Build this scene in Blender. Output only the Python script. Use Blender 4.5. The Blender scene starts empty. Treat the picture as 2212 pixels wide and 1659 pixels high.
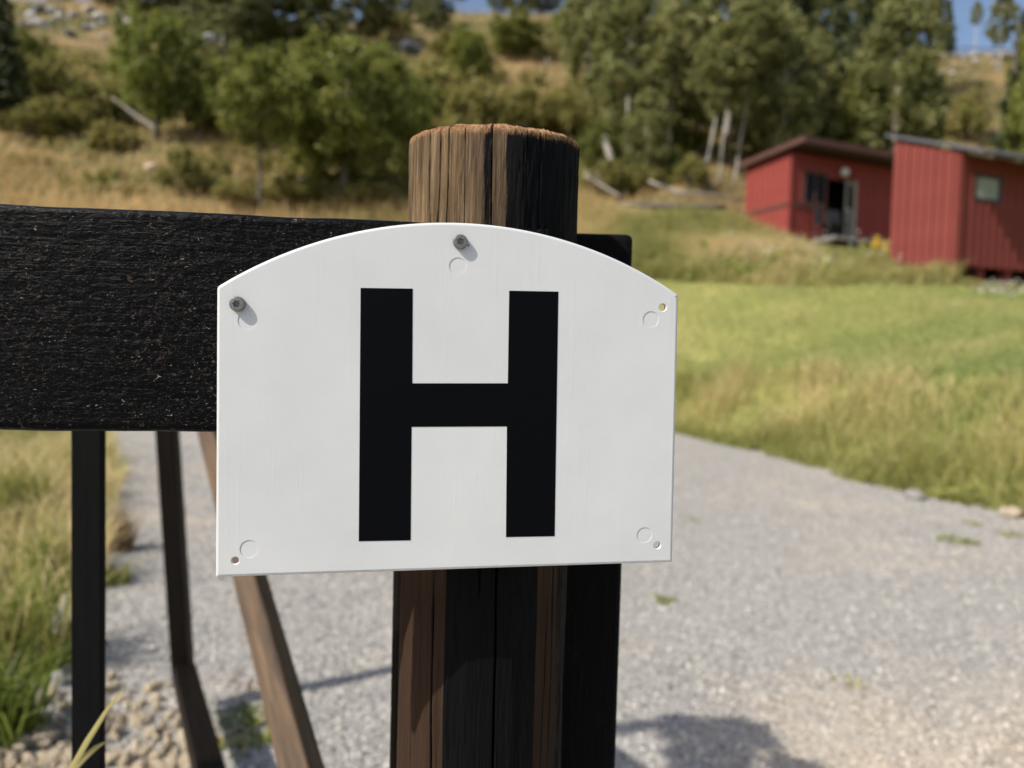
import bpy, bmesh, math
import numpy as np
from mathutils import Vector, Matrix

rng = np.random.default_rng(11)
S = bpy.context.scene
COL = S.collection
R = math.radians

# ------------------------------------------------------------------ camera
EYE = np.array([0.0, 0.0, 1.15])
FPX = 1533.0                      # focal length for a picture 2212 px wide
PITCH, ROLL = R(2.5), R(1.5)
FWD = np.array([0, math.cos(PITCH), -math.sin(PITCH)])
UP0 = np.array([0, math.sin(PITCH), math.cos(PITCH)])
RT0 = np.array([1.0, 0, 0])
RT = RT0 * math.cos(ROLL) + UP0 * math.sin(ROLL)
UP = UP0 * math.cos(ROLL) - RT0 * math.sin(ROLL)
cd = bpy.data.cameras.new('camera')
cam = bpy.data.objects.new('camera', cd); COL.objects.link(cam)
cam.matrix_world = Matrix(((RT[0], UP[0], -FWD[0], EYE[0]), (RT[1], UP[1], -FWD[1], EYE[1]),
                           (RT[2], UP[2], -FWD[2], EYE[2]), (0, 0, 0, 1)))
cd.sensor_width = 36.0; cd.lens = 36.0 * FPX / 2212.0
cd.clip_start = 0.02; cd.clip_end = 500
cd.dof.use_dof = True; cd.dof.focus_distance = 0.388
cd.dof.aperture_fstop = cd.lens / 4.3
S.camera = cam

# ------------------------------------------------------------------ sky, sun, exposure
SUN_AZ, SUN_EL = R(59), R(45)     # to the left of straight behind the camera
SD = Vector((-math.sin(SUN_AZ) * math.cos(SUN_EL), -math.cos(SUN_AZ) * math.cos(SUN_EL), math.sin(SUN_EL)))
W = bpy.data.worlds.new('World'); S.world = W; W.use_nodes = True
wn = W.node_tree.nodes; wl = W.node_tree.links; wn.clear()
wo = wn.new('ShaderNodeOutputWorld'); wb = wn.new('ShaderNodeBackground'); sk = wn.new('ShaderNodeTexSky')
sk.sky_type = 'NISHITA'; sk.sun_disc = False; sk.sun_elevation = SUN_EL
sk.sun_rotation = math.atan2(SD.x, SD.y); sk.altitude = 100; sk.dust_density = 2.5; sk.ozone_density = 1.0
wb.inputs[1].default_value = 0.125
wl.new(sk.outputs[0], wb.inputs[0]); wl.new(wb.outputs[0], wo.inputs[0])
sl = bpy.data.lights.new('sun', 'SUN'); sl.energy = 4.4; sl.angle = R(0.53); sl.color = (1, 0.94, 0.84)
sun = bpy.data.objects.new('sun', sl); COL.objects.link(sun)
sun.rotation_euler = SD.to_track_quat('Z', 'Y').to_euler(); sun.location = (-6, -4, 12)
S.view_settings.view_transform = 'Standard'; S.view_settings.look = 'None'
S.view_settings.exposure = 0.3; S.view_settings.gamma = 1.0
S.render.engine = 'CYCLES'
S.cycles.max_bounces = 6; S.cycles.diffuse_bounces = 3; S.cycles.glossy_bounces = 2
S.cycles.transmission_bounces = 4; S.cycles.transparent_max_bounces = 6
S.cycles.caustics_reflective = False; S.cycles.caustics_refractive = False

# ------------------------------------------------------------------ helpers
def ray(px, py):
    a = (px - 1106.0) / FPX; b = (829.5 - py) / FPX
    return FWD + RT * a + UP * b

def at(px, py, y):
    """point on the view ray of a pixel where world y has the given value"""
    d = ray(px, py); return EYE + d * (y / d[1])

def link(o, parent=None):
    COL.objects.link(o)
    if parent is not None: o.parent = parent
    return o

def tag(o, label=None, cat=None, group=None, kind=None):
    if label: o['label'] = label
    if cat: o['category'] = cat
    if group: o['group'] = group
    if kind: o['kind'] = kind
    return o

def empty(name, loc=(0, 0, 0), rz=0.0):
    o = bpy.data.objects.new(name, None); o.location = tuple(loc); o.rotation_euler = (0, 0, rz)
    o.empty_display_size = 0.1
    return link(o)

def mesh_np(name, v, f, mat=None, smooth=False, attrs=None):
    """mesh from arrays; f is (n,3) or (n,4) or a list of both"""
    me = bpy.data.meshes.new(name)
    fs = f if isinstance(f, list) else [f]
    fs = [np.asarray(a, dtype=np.int32) for a in fs if len(a)]
    v = np.asarray(v, dtype=np.float32)
    me.vertices.add(len(v)); me.vertices.foreach_set('co', v.ravel())
    nl = sum(a.size for a in fs); npoly = sum(len(a) for a in fs)
    me.loops.add(nl); me.loops.foreach_set('vertex_index', np.concatenate([a.ravel() for a in fs]))
    me.polygons.add(npoly)
    tot = np.concatenate([np.full(len(a), a.shape[1], np.int32) for a in fs])
    st = np.concatenate([[0], np.cumsum(tot)[:-1]]).astype(np.int32)
    me.polygons.foreach_set('loop_start', st)
    me.polygons.foreach_set('loop_total', tot)
    me.polygons.foreach_set('use_smooth', np.full(npoly, smooth))
    if attrs:
        for k, a in attrs.items():
            at_ = me.attributes.new(k, 'FLOAT', 'POINT'); at_.data.foreach_set('value', np.asarray(a, np.float32))
    me.update(calc_edges=True); me.validate()
    if mat: me.materials.append(mat)
    return me

def ob(name, me, parent=None, loc=None, rot=None):
    o = bpy.data.objects.new(name, me)
    if loc is not None: o.location = tuple(loc)
    if rot is not None: o.rotation_euler = rot
    return link(o, parent)

def bm_mesh(name, bm, mat=None, smooth=False):
    me = bpy.data.meshes.new(name); bm.to_mesh(me); bm.free()
    if mat: me.materials.append(mat)
    if smooth:
        me.polygons.foreach_set('use_smooth', np.full(len(me.polygons), True))
    return me

def box_bm(x0, x1, y0, y1, z0, z1, bevel=0.0, seg=2):
    bm = bmesh.new()
    m = Matrix.Translation(((x0 + x1) / 2, (y0 + y1) / 2, (z0 + z1) / 2)) @ Matrix.Diagonal((x1 - x0, y1 - y0, z1 - z0, 1))
    bmesh.ops.create_cube(bm, size=1.0, matrix=m)
    if bevel: bmesh.ops.bevel(bm, geom=bm.edges[:], offset=bevel, segments=seg, affect='EDGES', profile=0.5)
    return bm

def beam(name, a, b, w, h, mat, parent, bevel=0.004, roll=0.0):
    """timber from a to b, w wide sideways, h high"""
    a = Vector(tuple(a)); b = Vector(tuple(b)); L = (b - a).length
    me = bm_mesh(name, box_bm(-w / 2, w / 2, 0, L, -h / 2, h / 2, bevel), mat)
    o = bpy.data.objects.new(name, me)
    yv = (b - a).normalized(); zv = Vector((0, 0, 1)) if abs(yv.z) < 0.95 else Vector((0, -1, 0))
    xv = yv.cross(zv).normalized(); zv = xv.cross(yv)
    m = Matrix((xv, yv, zv)).transposed().to_4x4() @ Matrix.Rotation(roll, 4, 'Y'); m.translation = a
    o.matrix_world = m
    link(o); o.parent = parent
    if parent is not None: o.matrix_parent_inverse = parent.matrix_basis.inverted()
    return o

def tube(pts, radii, n=8):
    """verts, quads of a tapered tube through pts"""
    pts = np.asarray(pts, float); k = len(pts)
    t = np.gradient(pts, axis=0); t /= np.linalg.norm(t, axis=1)[:, None] + 1e-9
    ref = np.where(np.abs(t[:, 2:3]) > 0.9, np.array([[1.0, 0, 0]]), np.array([[0, 0, 1.0]]))
    u = np.cross(t, ref); u /= np.linalg.norm(u, axis=1)[:, None]; w = np.cross(t, u)
    a = np.linspace(0, 2 * np.pi, n, endpoint=False)
    v = pts[:, None] + (u[:, None] * np.cos(a)[None, :, None] + w[:, None] * np.sin(a)[None, :, None]) * np.asarray(radii)[:, None, None]
    i = np.arange(k - 1)[:, None] * n; j = np.arange(n)[None]; j2 = (j + 1) % n
    f = np.stack([i + j, i + j2, i + n + j2, i + n + j], -1).reshape(-1, 4)
    v = v.reshape(-1, 3)
    c = np.concatenate([v, [pts[0], pts[-1]]])
    e = len(v)
    cap0 = np.stack([np.full(n, e), (np.arange(n) + 1) % n, np.arange(n)], -1)
    o_ = (k - 1) * n
    cap1 = np.stack([np.full(n, e + 1), o_ + np.arange(n), o_ + (np.arange(n) + 1) % n], -1)
    return c, f, np.concatenate([cap0, cap1])

class Acc:
    def __init__(s): s.v = []; s.q = []; s.t = []; s.n = 0
    def add(s, v, q=None, t=None):
        v = np.asarray(v, float); s.v.append(v)
        if q is not None and len(q): s.q.append(np.asarray(q) + s.n)
        if t is not None and len(t): s.t.append(np.asarray(t) + s.n)
        s.n += len(v)
    def tube(s, p, r, n=8):
        v, q, t = tube(p, r, n); s.add(v, q, t)
    def mesh(s, name, mat, smooth=True, attrs=None):
        f = []
        if s.q: f.append(np.concatenate(s.q))
        if s.t: f.append(np.concatenate(s.t))
        return mesh_np(name, np.concatenate(s.v), f, mat, smooth, attrs)

# smooth value noise for shaping meshes
def vnoise(p, scale, seed=0):
    p = np.asarray(p, float) / scale; d = p.shape[-1]
    i = np.floor(p).astype(np.int64); f = p - i; f = f * f * (3 - 2 * f)
    out = 0.0
    for c in range(2 ** d):
        o = np.array([(c >> k) & 1 for k in range(d)])
        q = i + o
        h = (q * np.array([374761393, 668265263, 2147483647 % 1000003 * 7919][:d])).sum(-1) + seed * 1274126177
        h = (h ^ (h >> 13)) * 1274126177 & 0x7fffffff
        h = ((h ^ (h >> 16)) & 0xffff) / 65535.0
        w = np.prod(np.where(o, f, 1 - f), axis=-1)
        out = out + w * h
    return out * 2 - 1

# ------------------------------------------------------------------ materials
class N:
    """small node-tree builder"""
    def __init__(s, name):
        s.m = bpy.data.materials.new(name); s.m.use_nodes = True
        s.t = s.m.node_tree; s.t.nodes.clear()
        s.out = s.t.nodes.new('ShaderNodeOutputMaterial')
    def node(s, kind, **k):
        n = s.t.nodes.new('ShaderNode' + kind)
        for a, b in k.items():
            setattr(n, a, b)
        return n
    def l(s, a, b): s.t.links.new(a, b)
    def put(s, sock, v):
        if hasattr(v, 'is_linked') or isinstance(v, bpy.types.NodeSocket): s.l(v, sock)
        else: sock.default_value = v
    def coord(s, which='Object', scale=(1, 1, 1), loc=(0, 0, 0)):
        c = s.node('TexCoord'); m = s.node('Mapping')
        m.inputs['Scale'].default_value = scale; m.inputs['Location'].default_value = loc
        s.l(c.outputs[which], m.inputs[0]); return m.outputs[0]
    def pos(s, scale=(1, 1, 1)):
        g = s.node('NewGeometry'); m = s.node('Mapping'); m.inputs['Scale'].default_value = scale
        s.l(g.outputs['Position'], m.inputs[0]); return m.outputs[0]
    def noise(s, vec, scale, detail=4, rough=0.55, dist=0.0):
        n = s.node('TexNoise'); n.inputs['Scale'].default_value = scale; n.inputs['Detail'].default_value = detail
        n.inputs['Roughness'].default_value = rough; n.inputs['Distortion'].default_value = dist
        s.l(vec, n.inputs['Vector']); return n.outputs['Fac']
    def voro(s, vec, scale, feature='F1', out='Distance', rand=1.0):
        n = s.node('TexVoronoi'); n.feature = feature; n.inputs['Scale'].default_value = scale
        n.inputs['Randomness'].default_value = rand
        s.l(vec, n.inputs['Vector']); return n.outputs[out]
    def ramp(s, fac, stops, interp='LINEAR'):
        r = s.node('ValToRGB'); r.color_ramp.interpolation = interp
        e = r.color_ramp.elements
        while len(e) < len(stops): e.new(0.5)
        for el, (p, c) in zip(e, stops):
            el.position = p; el.color = (c, c, c, 1) if isinstance(c, (int, float)) else (*c, 1)
        s.l(fac, r.inputs[0]); return r.outputs[0]
    def mix(s, fac, a, b, blend='MIX'):
        n = s.node('Mix'); n.data_type = 'RGBA'; n.blend_type = blend
        s.put(n.inputs[0], fac)
        for sock, v in ((n.inputs[6], a), (n.inputs[7], b)):
            if isinstance(v, tuple): sock.default_value = (*v[:3], 1)
            else: s.l(v, sock)
        return n.outputs[2]
    def math(s, op, a, b=0.0, c=0.0):
        n = s.node('Math'); n.operation = op
        s.put(n.inputs[0], a); s.put(n.inputs[1], b); s.put(n.inputs[2], c); return n.outputs[0]
    def attr(s, name, out='Fac'):
        n = s.node('Attribute'); n.attribute_name = name; return n.outputs[out]
    def rnd(s):
        return s.node('ObjectInfo').outputs['Random']
    def bump(s, h, strength=0.3, dist=0.01, normal=None):
        n = s.node('Bump'); n.inputs['Strength'].default_value = strength; n.inputs['Distance'].default_value = dist
        s.l(h, n.inputs['Height'])
        if normal is not None: s.l(normal, n.inputs['Normal'])
        return n.outputs[0]
    def bsdf(s, color, rough=0.7, normal=None, spec=0.4, **k):
        b = s.node('BsdfPrincipled')
        if isinstance(color, tuple): b.inputs['Base Color'].default_value = (*color[:3], 1)
        else: s.l(color, b.inputs['Base Color'])
        s.put(b.inputs['Roughness'], rough); s.put(b.inputs['Specular IOR Level'], spec)
        if normal is not None: s.l(normal, b.inputs['Normal'])
        for a, v in k.items(): s.put(b.inputs[a.replace('_', ' ')], v)
        s.l(b.outputs[0], s.out.inputs[0]); return b
    def leafy(s, color, trans=0.35, rough=0.6):
        d = s.node('BsdfDiffuse'); t = s.node('BsdfTranslucent'); mx = s.node('MixShader')
        g = s.node('BsdfGlossy'); mx2 = s.node('MixShader'); g.inputs['Roughness'].default_value = 0.45
        g.inputs['Color'].default_value = (1, 1, 1, 1)
        for n in (d, t):
            if isinstance(color, tuple): n.inputs[0].default_value = (*color, 1)
            else: s.l(color, n.inputs[0])
        mx.inputs[0].default_value = trans; mx2.inputs[0].default_value = 0.012
        s.l(d.outputs[0], mx.inputs[1]); s.l(t.outputs[0], mx.inputs[2])
        s.l(mx.outputs[0], mx2.inputs[1]); s.l(g.outputs[0], mx2.inputs[2]); s.l(mx2.outputs[0], s.out.inputs[0])

M = {}
def mat(name):
    def deco(fn):
        n = N(name); fn(n); M[name] = n.m; return fn
    return deco

@mat('white_plastic')
def _(n):
    c = n.coord('Object')
    blot = n.noise(c, 14, 5, 0.6)
    scr = n.noise(n.coord('Object', (260, 1, 9)), 1.0, 3, 0.6)
    fine = n.noise(c, 900, 2, 0.5)
    dirt = n.noise(n.coord('Object', (1, 1, 0.35)), 60, 6, 0.7)
    col = n.ramp(blot, [(0.3, (0.57, 0.585, 0.59)), (0.7, (0.63, 0.64, 0.64))])
    col = n.mix(n.ramp(dirt, [(0.66, 0.0), (0.86, 0.35)]), col, (0.50, 0.50, 0.48))
    spk = n.noise(n.coord('Object', (1, 1, 1), (4, 2, 9)), 210, 3, 0.6)
    col = n.mix(n.ramp(spk, [(0.735, 0.0), (0.77, 0.55)]), col, (0.30, 0.29, 0.26))
    h = n.math('ADD', n.math('MULTIPLY', n.ramp(scr, [(0.55, 0.0), (0.75, 1.0)]), 0.35), n.math('MULTIPLY', fine, 0.35))
    big = n.noise(c, 55, 3, 0.5)
    h = n.math('ADD', h, n.math('MULTIPLY', big, 1.2))
    n.bsdf(col, n.ramp(blot, [(0.3, 0.34), (0.7, 0.46)]), n.bump(h, 0.22, 0.0004), 0.45)

@mat('black_vinyl')
def _(n):
    c = n.coord('Object')
    scr = n.noise(n.coord('Object', (40, 1, 400)), 1.0, 2, 0.5)
    col = n.mix(n.ramp(scr, [(0.76, 0.0), (0.82, 0.35)]), (0.0016, 0.002, 0.003), (0.016, 0.016, 0.018))
    n.bsdf(col, 0.5, n.bump(n.noise(c, 700, 2), 0.12, 0.0003), 0.06)

@mat('screw_steel')
def _(n):
    c = n.coord('Object')
    v = n.noise(c, 900, 4, 0.7)
    n.bsdf(n.ramp(v, [(0.3, (0.16, 0.155, 0.15)), (0.75, (0.33, 0.32, 0.31))]), 0.48, n.bump(v, 0.25, 0.0004), 0.5, Metallic=0.85)

@mat('black_stained_wood')
def _(n):
    grain = n.noise(n.coord('Object', (24, 80, 420)), 1.0, 5, 0.65, 0.5)
    lump = n.noise(n.coord('Object', (330, 400, 620)), 1.0, 4, 0.65, 0.8)
    wear = n.noise(n.coord('Object', (15, 15, 19)), 1.0, 4, 0.6)
    fib = n.noise(n.coord('Object', (480, 480, 560)), 1.0, 3, 0.6, 1.0)
    glint = n.noise(n.coord('Object', (240, 240, 420), (3, 1, 7)), 1.0, 3, 0.6, 1.6)
    msk = n.math('MULTIPLY', n.ramp(wear, [(0.42, 0.10), (0.60, 1.0)]), n.ramp(fib, [(0.60, 0.0), (0.68, 1.0)]))
    col = n.mix(n.ramp(grain, [(0.3, 0.0), (0.8, 1.0)]), (0.0016, 0.0018, 0.0024), (0.0045, 0.0045, 0.005))
    col = n.mix(msk, col, (0.085, 0.06, 0.044))
    col = n.mix(n.ramp(glint, [(0.69, 0.0), (0.72, 1.0)]), col, (0.30, 0.27, 0.23))  # pale flecks: glints of the rough board painted into its colour
    h = n.math('ADD', n.math('MULTIPLY', lump, 0.9), n.math('MULTIPLY', grain, 0.8))
    n.bsdf(col, 0.24, n.bump(h, 1.0, 0.00062), 0.06)

@mat('post_wood')
def _(n):
    u = n.attr('arc'); z = n.attr('hz'); blk = n.attr('paint')
    cb = n.node('CombineXYZ'); n.l(u, cb.inputs[0]); n.l(z, cb.inputs[2])
    def mp(sx, sz, off=0.0):
        m = n.node('Mapping'); m.inputs['Scale'].default_value = (sx, 1, sz); m.inputs['Location'].default_value = (off, off, off)
        n.l(cb.outputs[0], m.inputs[0]); return m.outputs[0]
    g1 = n.noise(mp(230, 11), 1, 6, 0.7, 0.5); g2 = n.noise(mp(800, 34, 3), 1, 5, 0.75)
    spk = n.noise(mp(900, 300, 7), 1, 5, 0.75)
    big = n.noise(mp(32, 3.5, 9), 1, 4, 0.6)
    wood = n.ramp(g1, [(0.27, (0.05, 0.03, 0.016)), (0.45, (0.14, 0.094, 0.053)), (0.58, (0.25, 0.175, 0.10)), (0.78, (0.40, 0.30, 0.19))])
    wood = n.mix(n.math('MULTIPLY', n.ramp(g2, [(0.4, 0.0), (0.66, 1.0)]), 0.6), wood, (0.05, 0.031, 0.02))
    wood = n.mix(n.ramp(big, [(0.45, 0.0), (0.7, 0.75)]), wood, (0.085, 0.06, 0.042))
    wood = n.mix(n.ramp(spk, [(0.66, 0.0), (0.8, 0.5)]), wood, (0.4, 0.31, 0.21))
    wood = n.mix(n.ramp(n.math('MULTIPLY', z, 0.6), [(0.60, 0.93), (0.68, 0.0)]), wood, n.mix(g2, (0.014, 0.009, 0.007), (0.055, 0.031, 0.020)))
    black = n.ramp(g2, [(0.3, (0.0018, 0.0023, 0.003)), (0.7, (0.007, 0.0072, 0.0075))])
    edge = n.math('ADD', blk, n.math('MULTIPLY', n.math('SUBTRACT', g1, 0.5), 0.9))
    edge = n.math('ADD', edge, n.math('MULTIPLY', n.math('SUBTRACT', spk, 0.5), 0.35))
    pm = n.ramp(edge, [(0.42, 0.0), (0.56, 1.0)])
    col = n.mix(pm, wood, black)
    top = n.attr('cut')
    endg = n.ramp(n.noise(n.coord('Object'), 420, 5, 0.75), [(0.3, (0.11, 0.055, 0.027)), (0.52, (0.29, 0.165, 0.085)), (0.8, (0.44, 0.30, 0.18))])
    col = n.mix(top, col, endg)
    col = n.mix(n.attr('crack'), col, (0.004, 0.003, 0.0025))
    h = n.math('ADD', n.math('MULTIPLY', g2, 1.0), n.math('MULTIPLY', spk, 0.6))
    h = n.math('ADD', h, n.math('MULTIPLY', g1, 1.0))
    n.bsdf(col, n.math('SUBTRACT', 0.85, n.math('MULTIPLY', pm, 0.3)), n.bump(h, 0.7, 0.0014), 0.06)

@mat('dark_post_wood')
def _(n):
    g = n.noise(n.coord('Object', (150, 150, 5)), 1.0, 5, 0.65, 0.3)
    f = n.noise(n.coord('Object', (480, 480, 60)), 1.0, 4, 0.7)
    w = n.noise(n.coord('Object', (16, 16, 3)), 1.0, 3, 0.6)
    col = n.ramp(g, [(0.3, (0.002, 0.0022, 0.0026)), (0.75, (0.006, 0.005, 0.0048))])
    col = n.mix(n.math('MULTIPLY', n.ramp(w, [(0.55, 0.0), (0.75, 1.0)]), n.ramp(f, [(0.5, 0.0), (0.7, 0.8)])), col, (0.028, 0.016, 0.010))
    n.bsdf(col, 0.7, n.bump(n.math('ADD', g, f), 0.7, 0.002), 0.1)

@mat('gate_wood')
def _(n):
    g = n.noise(n.coord('Object', (90, 6, 90)), 1.0, 5, 0.65, 0.4)
    f = n.noise(n.coord('Object', (260, 40, 260)), 1.0, 4, 0.7)
    w = n.noise(n.coord('Object', (11, 3, 11)), 1.0, 4, 0.6)
    col = n.ramp(g, [(0.28, (0.028, 0.018, 0.011)), (0.55, (0.10, 0.062, 0.034)), (0.85, (0.19, 0.12, 0.065))])
    col = n.mix(n.math('MULTIPLY', n.ramp(w, [(0.5, 0.0), (0.68, 0.8)]), n.ramp(f, [(0.3, 0.5), (0.7, 1.0)])), col, (0.018, 0.015, 0.014))
    n.bsdf(col, 0.62, n.bump(n.math('ADD', g, f), 0.5, 0.002), 0.3)

@mat('gate_wood_dark')
def _(n):
    g = n.noise(n.coord('Object', (90, 6, 90)), 1.0, 5, 0.65, 0.4)
    col = n.ramp(g, [(0.3, (0.003, 0.0024, 0.0022)), (0.75, (0.012, 0.008, 0.006))])
    n.bsdf(col, 0.45, n.bump(g, 0.5, 0.002), 0.12)

@mat('stake_black')
def _(n):
    g = n.noise(n.coord('Object', (90, 90, 8)), 1.0, 5, 0.65, 0.4)
    col = n.ramp(g, [(0.3, (0.002, 0.0024, 0.003)), (0.75, (0.005, 0.0054, 0.006))])
    n.bsdf(col, 0.6, n.bump(g, 0.4, 0.0015), 0.1)

def sandy(n):
    """a worn sandy stretch in the road"""
    d = n.node('VectorMath'); d.operation = 'DISTANCE'; n.l(n.pos((1, 1.3, 0)), d.inputs[0]); d.inputs[1].default_value = (2.1, 2.1, 0)
    return n.ramp(n.math('MULTIPLY', d.outputs['Value'], 0.4), [(0.22, 0.27), (0.75, 0.0)])

@mat('gravel')
def _(n):
    p = n.pos()
    big = n.noise(p, 0.55, 4, 0.6); mid = n.noise(p, 3.2, 4, 0.6)
    ch = n.node('TexVoronoi'); ch.inputs['Scale'].default_value = 140; n.l(p, ch.inputs['Vector'])
    ch2 = n.node('TexVoronoi'); ch2.inputs['Scale'].default_value = 70; n.l(p, ch2.inputs['Vector'])
    sep = n.node('SeparateColor'); n.l(ch.outputs['Color'], sep.inputs[0])
    sep2 = n.node('SeparateColor'); n.l(ch2.outputs['Color'], sep2.inputs[0])
    v = n.math('ADD', n.math('MULTIPLY', sep.outputs[0], 0.55), n.math('MULTIPLY', sep2.outputs[1], 0.45))
    grey = n.ramp(v, [(0.1, (0.165, 0.158, 0.15)), (0.45, (0.30, 0.288, 0.268)), (0.7, (0.375, 0.357, 0.328)), (0.95, (0.50, 0.468, 0.42))])
    beige = n.ramp(v, [(0.1, (0.28, 0.235, 0.18)), (0.5, (0.45, 0.385, 0.305)), (0.95, (0.60, 0.52, 0.42))])
    f = n.math('ADD', n.math('MULTIPLY', big, 0.75), n.math('MULTIPLY', mid, 0.45))
    f = n.math('ADD', f, sandy(n))
    col = n.mix(n.ramp(f, [(0.62, 0.0), (0.84, 0.85)]), grey, beige)
    h = n.math('ADD', n.math('MULTIPLY', ch.outputs['Distance'], 0.5), n.math('MULTIPLY', ch2.outputs['Distance'], 0.8))
    n.bsdf(col, 0.85, n.bump(n.math('SUBTRACT', 1.0, h), 0.75, 0.008), 0.3)

@mat('gravel_chip')
def _(n):
    r = n.attr('tint')
    p = n.pos()
    f = n.math('ADD', n.math('MULTIPLY', n.noise(p, 0.55, 4, 0.6), 0.75), n.math('MULTIPLY', n.noise(p, 3.2, 4, 0.6), 0.45))
    f = n.math('ADD', f, sandy(n))
    grey = n.ramp(r, [(0.0, (0.145, 0.138, 0.13)), (0.4, (0.30, 0.288, 0.268)), (0.75, (0.40, 0.38, 0.345)), (1.0, (0.60, 0.56, 0.50))])
    beige = n.ramp(r, [(0.0, (0.26, 0.21, 0.16)), (0.5, (0.45, 0.385, 0.30)), (1.0, (0.64, 0.55, 0.44))])
    n.bsdf(n.mix(n.ramp(f, [(0.62, 0.0), (0.84, 0.85)]), grey, beige), 0.55, None, 0.5)

def stone_mat(name, a, b, scale=12.0, rough=0.85):
    n = N(name)
    c = n.coord('Object'); v = n.noise(c, scale, 6, 0.65); r = n.rnd()
    col = n.mix(v, a, b)
    col = n.mix(n.math('MULTIPLY', r, 0.45), col, tuple(x * 0.62 for x in a))
    n.bsdf(col, rough, n.bump(n.noise(c, scale * 3, 6, 0.7), 0.6, 0.02), 0.3)
    M[name] = n.m
stone_mat('beige_stone', (0.52, 0.42, 0.29), (0.70, 0.60, 0.45), 24)
stone_mat('pale_rock', (0.34, 0.33, 0.31), (0.60, 0.58, 0.54), 3)
stone_mat('slate_rock', (0.09, 0.097, 0.11), (0.17, 0.178, 0.195), 2)
stone_mat('grey_stone', (0.26, 0.25, 0.24), (0.46, 0.44, 0.42), 14)

@mat('hill_ground')
def _(n):
    p = n.pos()
    a = n.noise(p, 0.16, 5, 0.6); b = n.noise(p, 0.9, 5, 0.65); c = n.noise(p, 5.0, 5, 0.7)
    f = n.math('ADD', n.math('MULTIPLY', a, 0.6), n.math('MULTIPLY', b, 0.4))
    col = n.ramp(f, [(0.36, (0.055, 0.062, 0.02)), (0.46, (0.14, 0.13, 0.045)), (0.55, (0.28, 0.20, 0.10)), (0.7, (0.44, 0.30, 0.155))])
    col = n.mix(n.ramp(c, [(0.35, 0.55), (0.6, 0.0)]), col, (0.045, 0.038, 0.022))
    n.bsdf(col, 0.95, n.bump(n.math('ADD', b, c), 0.8, 0.12), 0.1)

@mat('lawn_soil')
def _(n):
    p = n.pos()
    a = n.noise(p, 0.5, 5, 0.6); c = n.noise(p, 9.0, 5, 0.7)
    col = n.ramp(a, [(0.35, (0.22, 0.25, 0.065)), (0.65, (0.36, 0.33, 0.12))])
    col = n.mix(n.ramp(c, [(0.35, 0.6), (0.6, 0.0)]), col, (0.06, 0.065, 0.022))
    n.bsdf(col, 0.95, n.bump(c, 0.8, 0.03), 0.1)

def blade_mat(name, stops, trans=0.4):
    n = N(name); n.leafy(n.ramp(n.attr('tint'), stops), trans); M[name] = n.m
blade_mat('lawn_blade', [(0.0, (0.20, 0.255, 0.08)), (0.45, (0.31, 0.355, 0.125)), (0.72, (0.46, 0.44, 0.19)), (1.0, (0.66, 0.53, 0.29))])
blade_mat('verge_blade', [(0.0, (0.16, 0.185, 0.05)), (0.4, (0.36, 0.36, 0.115)), (0.68, (0.62, 0.52, 0.25)), (1.0, (0.82, 0.66, 0.39))])
blade_mat('straw_blade', [(0.0, (0.13, 0.13, 0.035)), (0.3, (0.36, 0.27, 0.105)), (0.7, (0.58, 0.41, 0.19)), (1.0, (0.72, 0.53, 0.27))])
blade_mat('weed_blade', [(0.0, (0.17, 0.19, 0.055)), (0.45, (0.38, 0.37, 0.13)), (0.75, (0.62, 0.51, 0.26)), (1.0, (0.74, 0.58, 0.34))])
blade_mat('rush_blade', [(0.0, (0.08, 0.115, 0.022)), (0.45, (0.22, 0.26, 0.05)), (0.75, (0.40, 0.38, 0.12)), (1.0, (0.62, 0.5, 0.27))])
blade_mat('dry_weed', [(0.0, (0.12, 0.06, 0.035)), (0.6, (0.24, 0.13, 0.075)), (1.0, (0.22, 0.2, 0.07))])
blade_mat('petal_white', [(0.0, (0.55, 0.54, 0.46)), (1.0, (0.78, 0.77, 0.70))], 0.25)
blade_mat('petal_yellow', [(0.0, (0.62, 0.38, 0.03)), (1.0, (0.85, 0.60, 0.05))], 0.25)

def leaf_mat(name, stops, trans=0.38):
    n = N(name)
    t = n.math('ADD', n.math('MULTIPLY', n.attr('tint'), 0.75), n.math('MULTIPLY', n.rnd(), 0.25))
    n.leafy(n.ramp(t, stops), trans); M[name] = n.m
leaf_mat('leaf_alder', [(0.0, (0.07, 0.088, 0.022)), (0.5, (0.20, 0.22, 0.05)), (1.0, (0.40, 0.39, 0.10))])
leaf_mat('leaf_bright', [(0.0, (0.10, 0.125, 0.025)), (0.5, (0.23, 0.26, 0.055)), (1.0, (0.40, 0.41, 0.11))])
leaf_mat('leaf_birch', [(0.0, (0.10, 0.11, 0.038)), (0.5, (0.255, 0.265, 0.10)), (1.0, (0.46, 0.44, 0.19))])
leaf_mat('leaf_willow', [(0.0, (0.11, 0.12, 0.05)), (0.5, (0.23, 0.24, 0.105)), (1.0, (0.36, 0.36, 0.17))])
leaf_mat('leaf_shrub', [(0.0, (0.10, 0.105, 0.028)), (0.5, (0.25, 0.235, 0.066)), (1.0, (0.43, 0.35, 0.14))])
leaf_mat('leaf_spruce', [(0.0, (0.026, 0.037, 0.015)), (0.5, (0.058, 0.075, 0.03)), (1.0, (0.11, 0.125, 0.052))], 0.15)

@mat('birch_bark')
def _(n):
    v = n.noise(n.coord('Object', (2.5, 2.5, 7)), 1.0, 5, 0.7)
    n.bsdf(n.ramp(v, [(0.36, (0.09, 0.08, 0.07)), (0.46, (0.40, 0.37, 0.33)), (0.7, (0.60, 0.56, 0.50))]), 0.8, n.bump(v, 0.3, 0.02))

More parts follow.
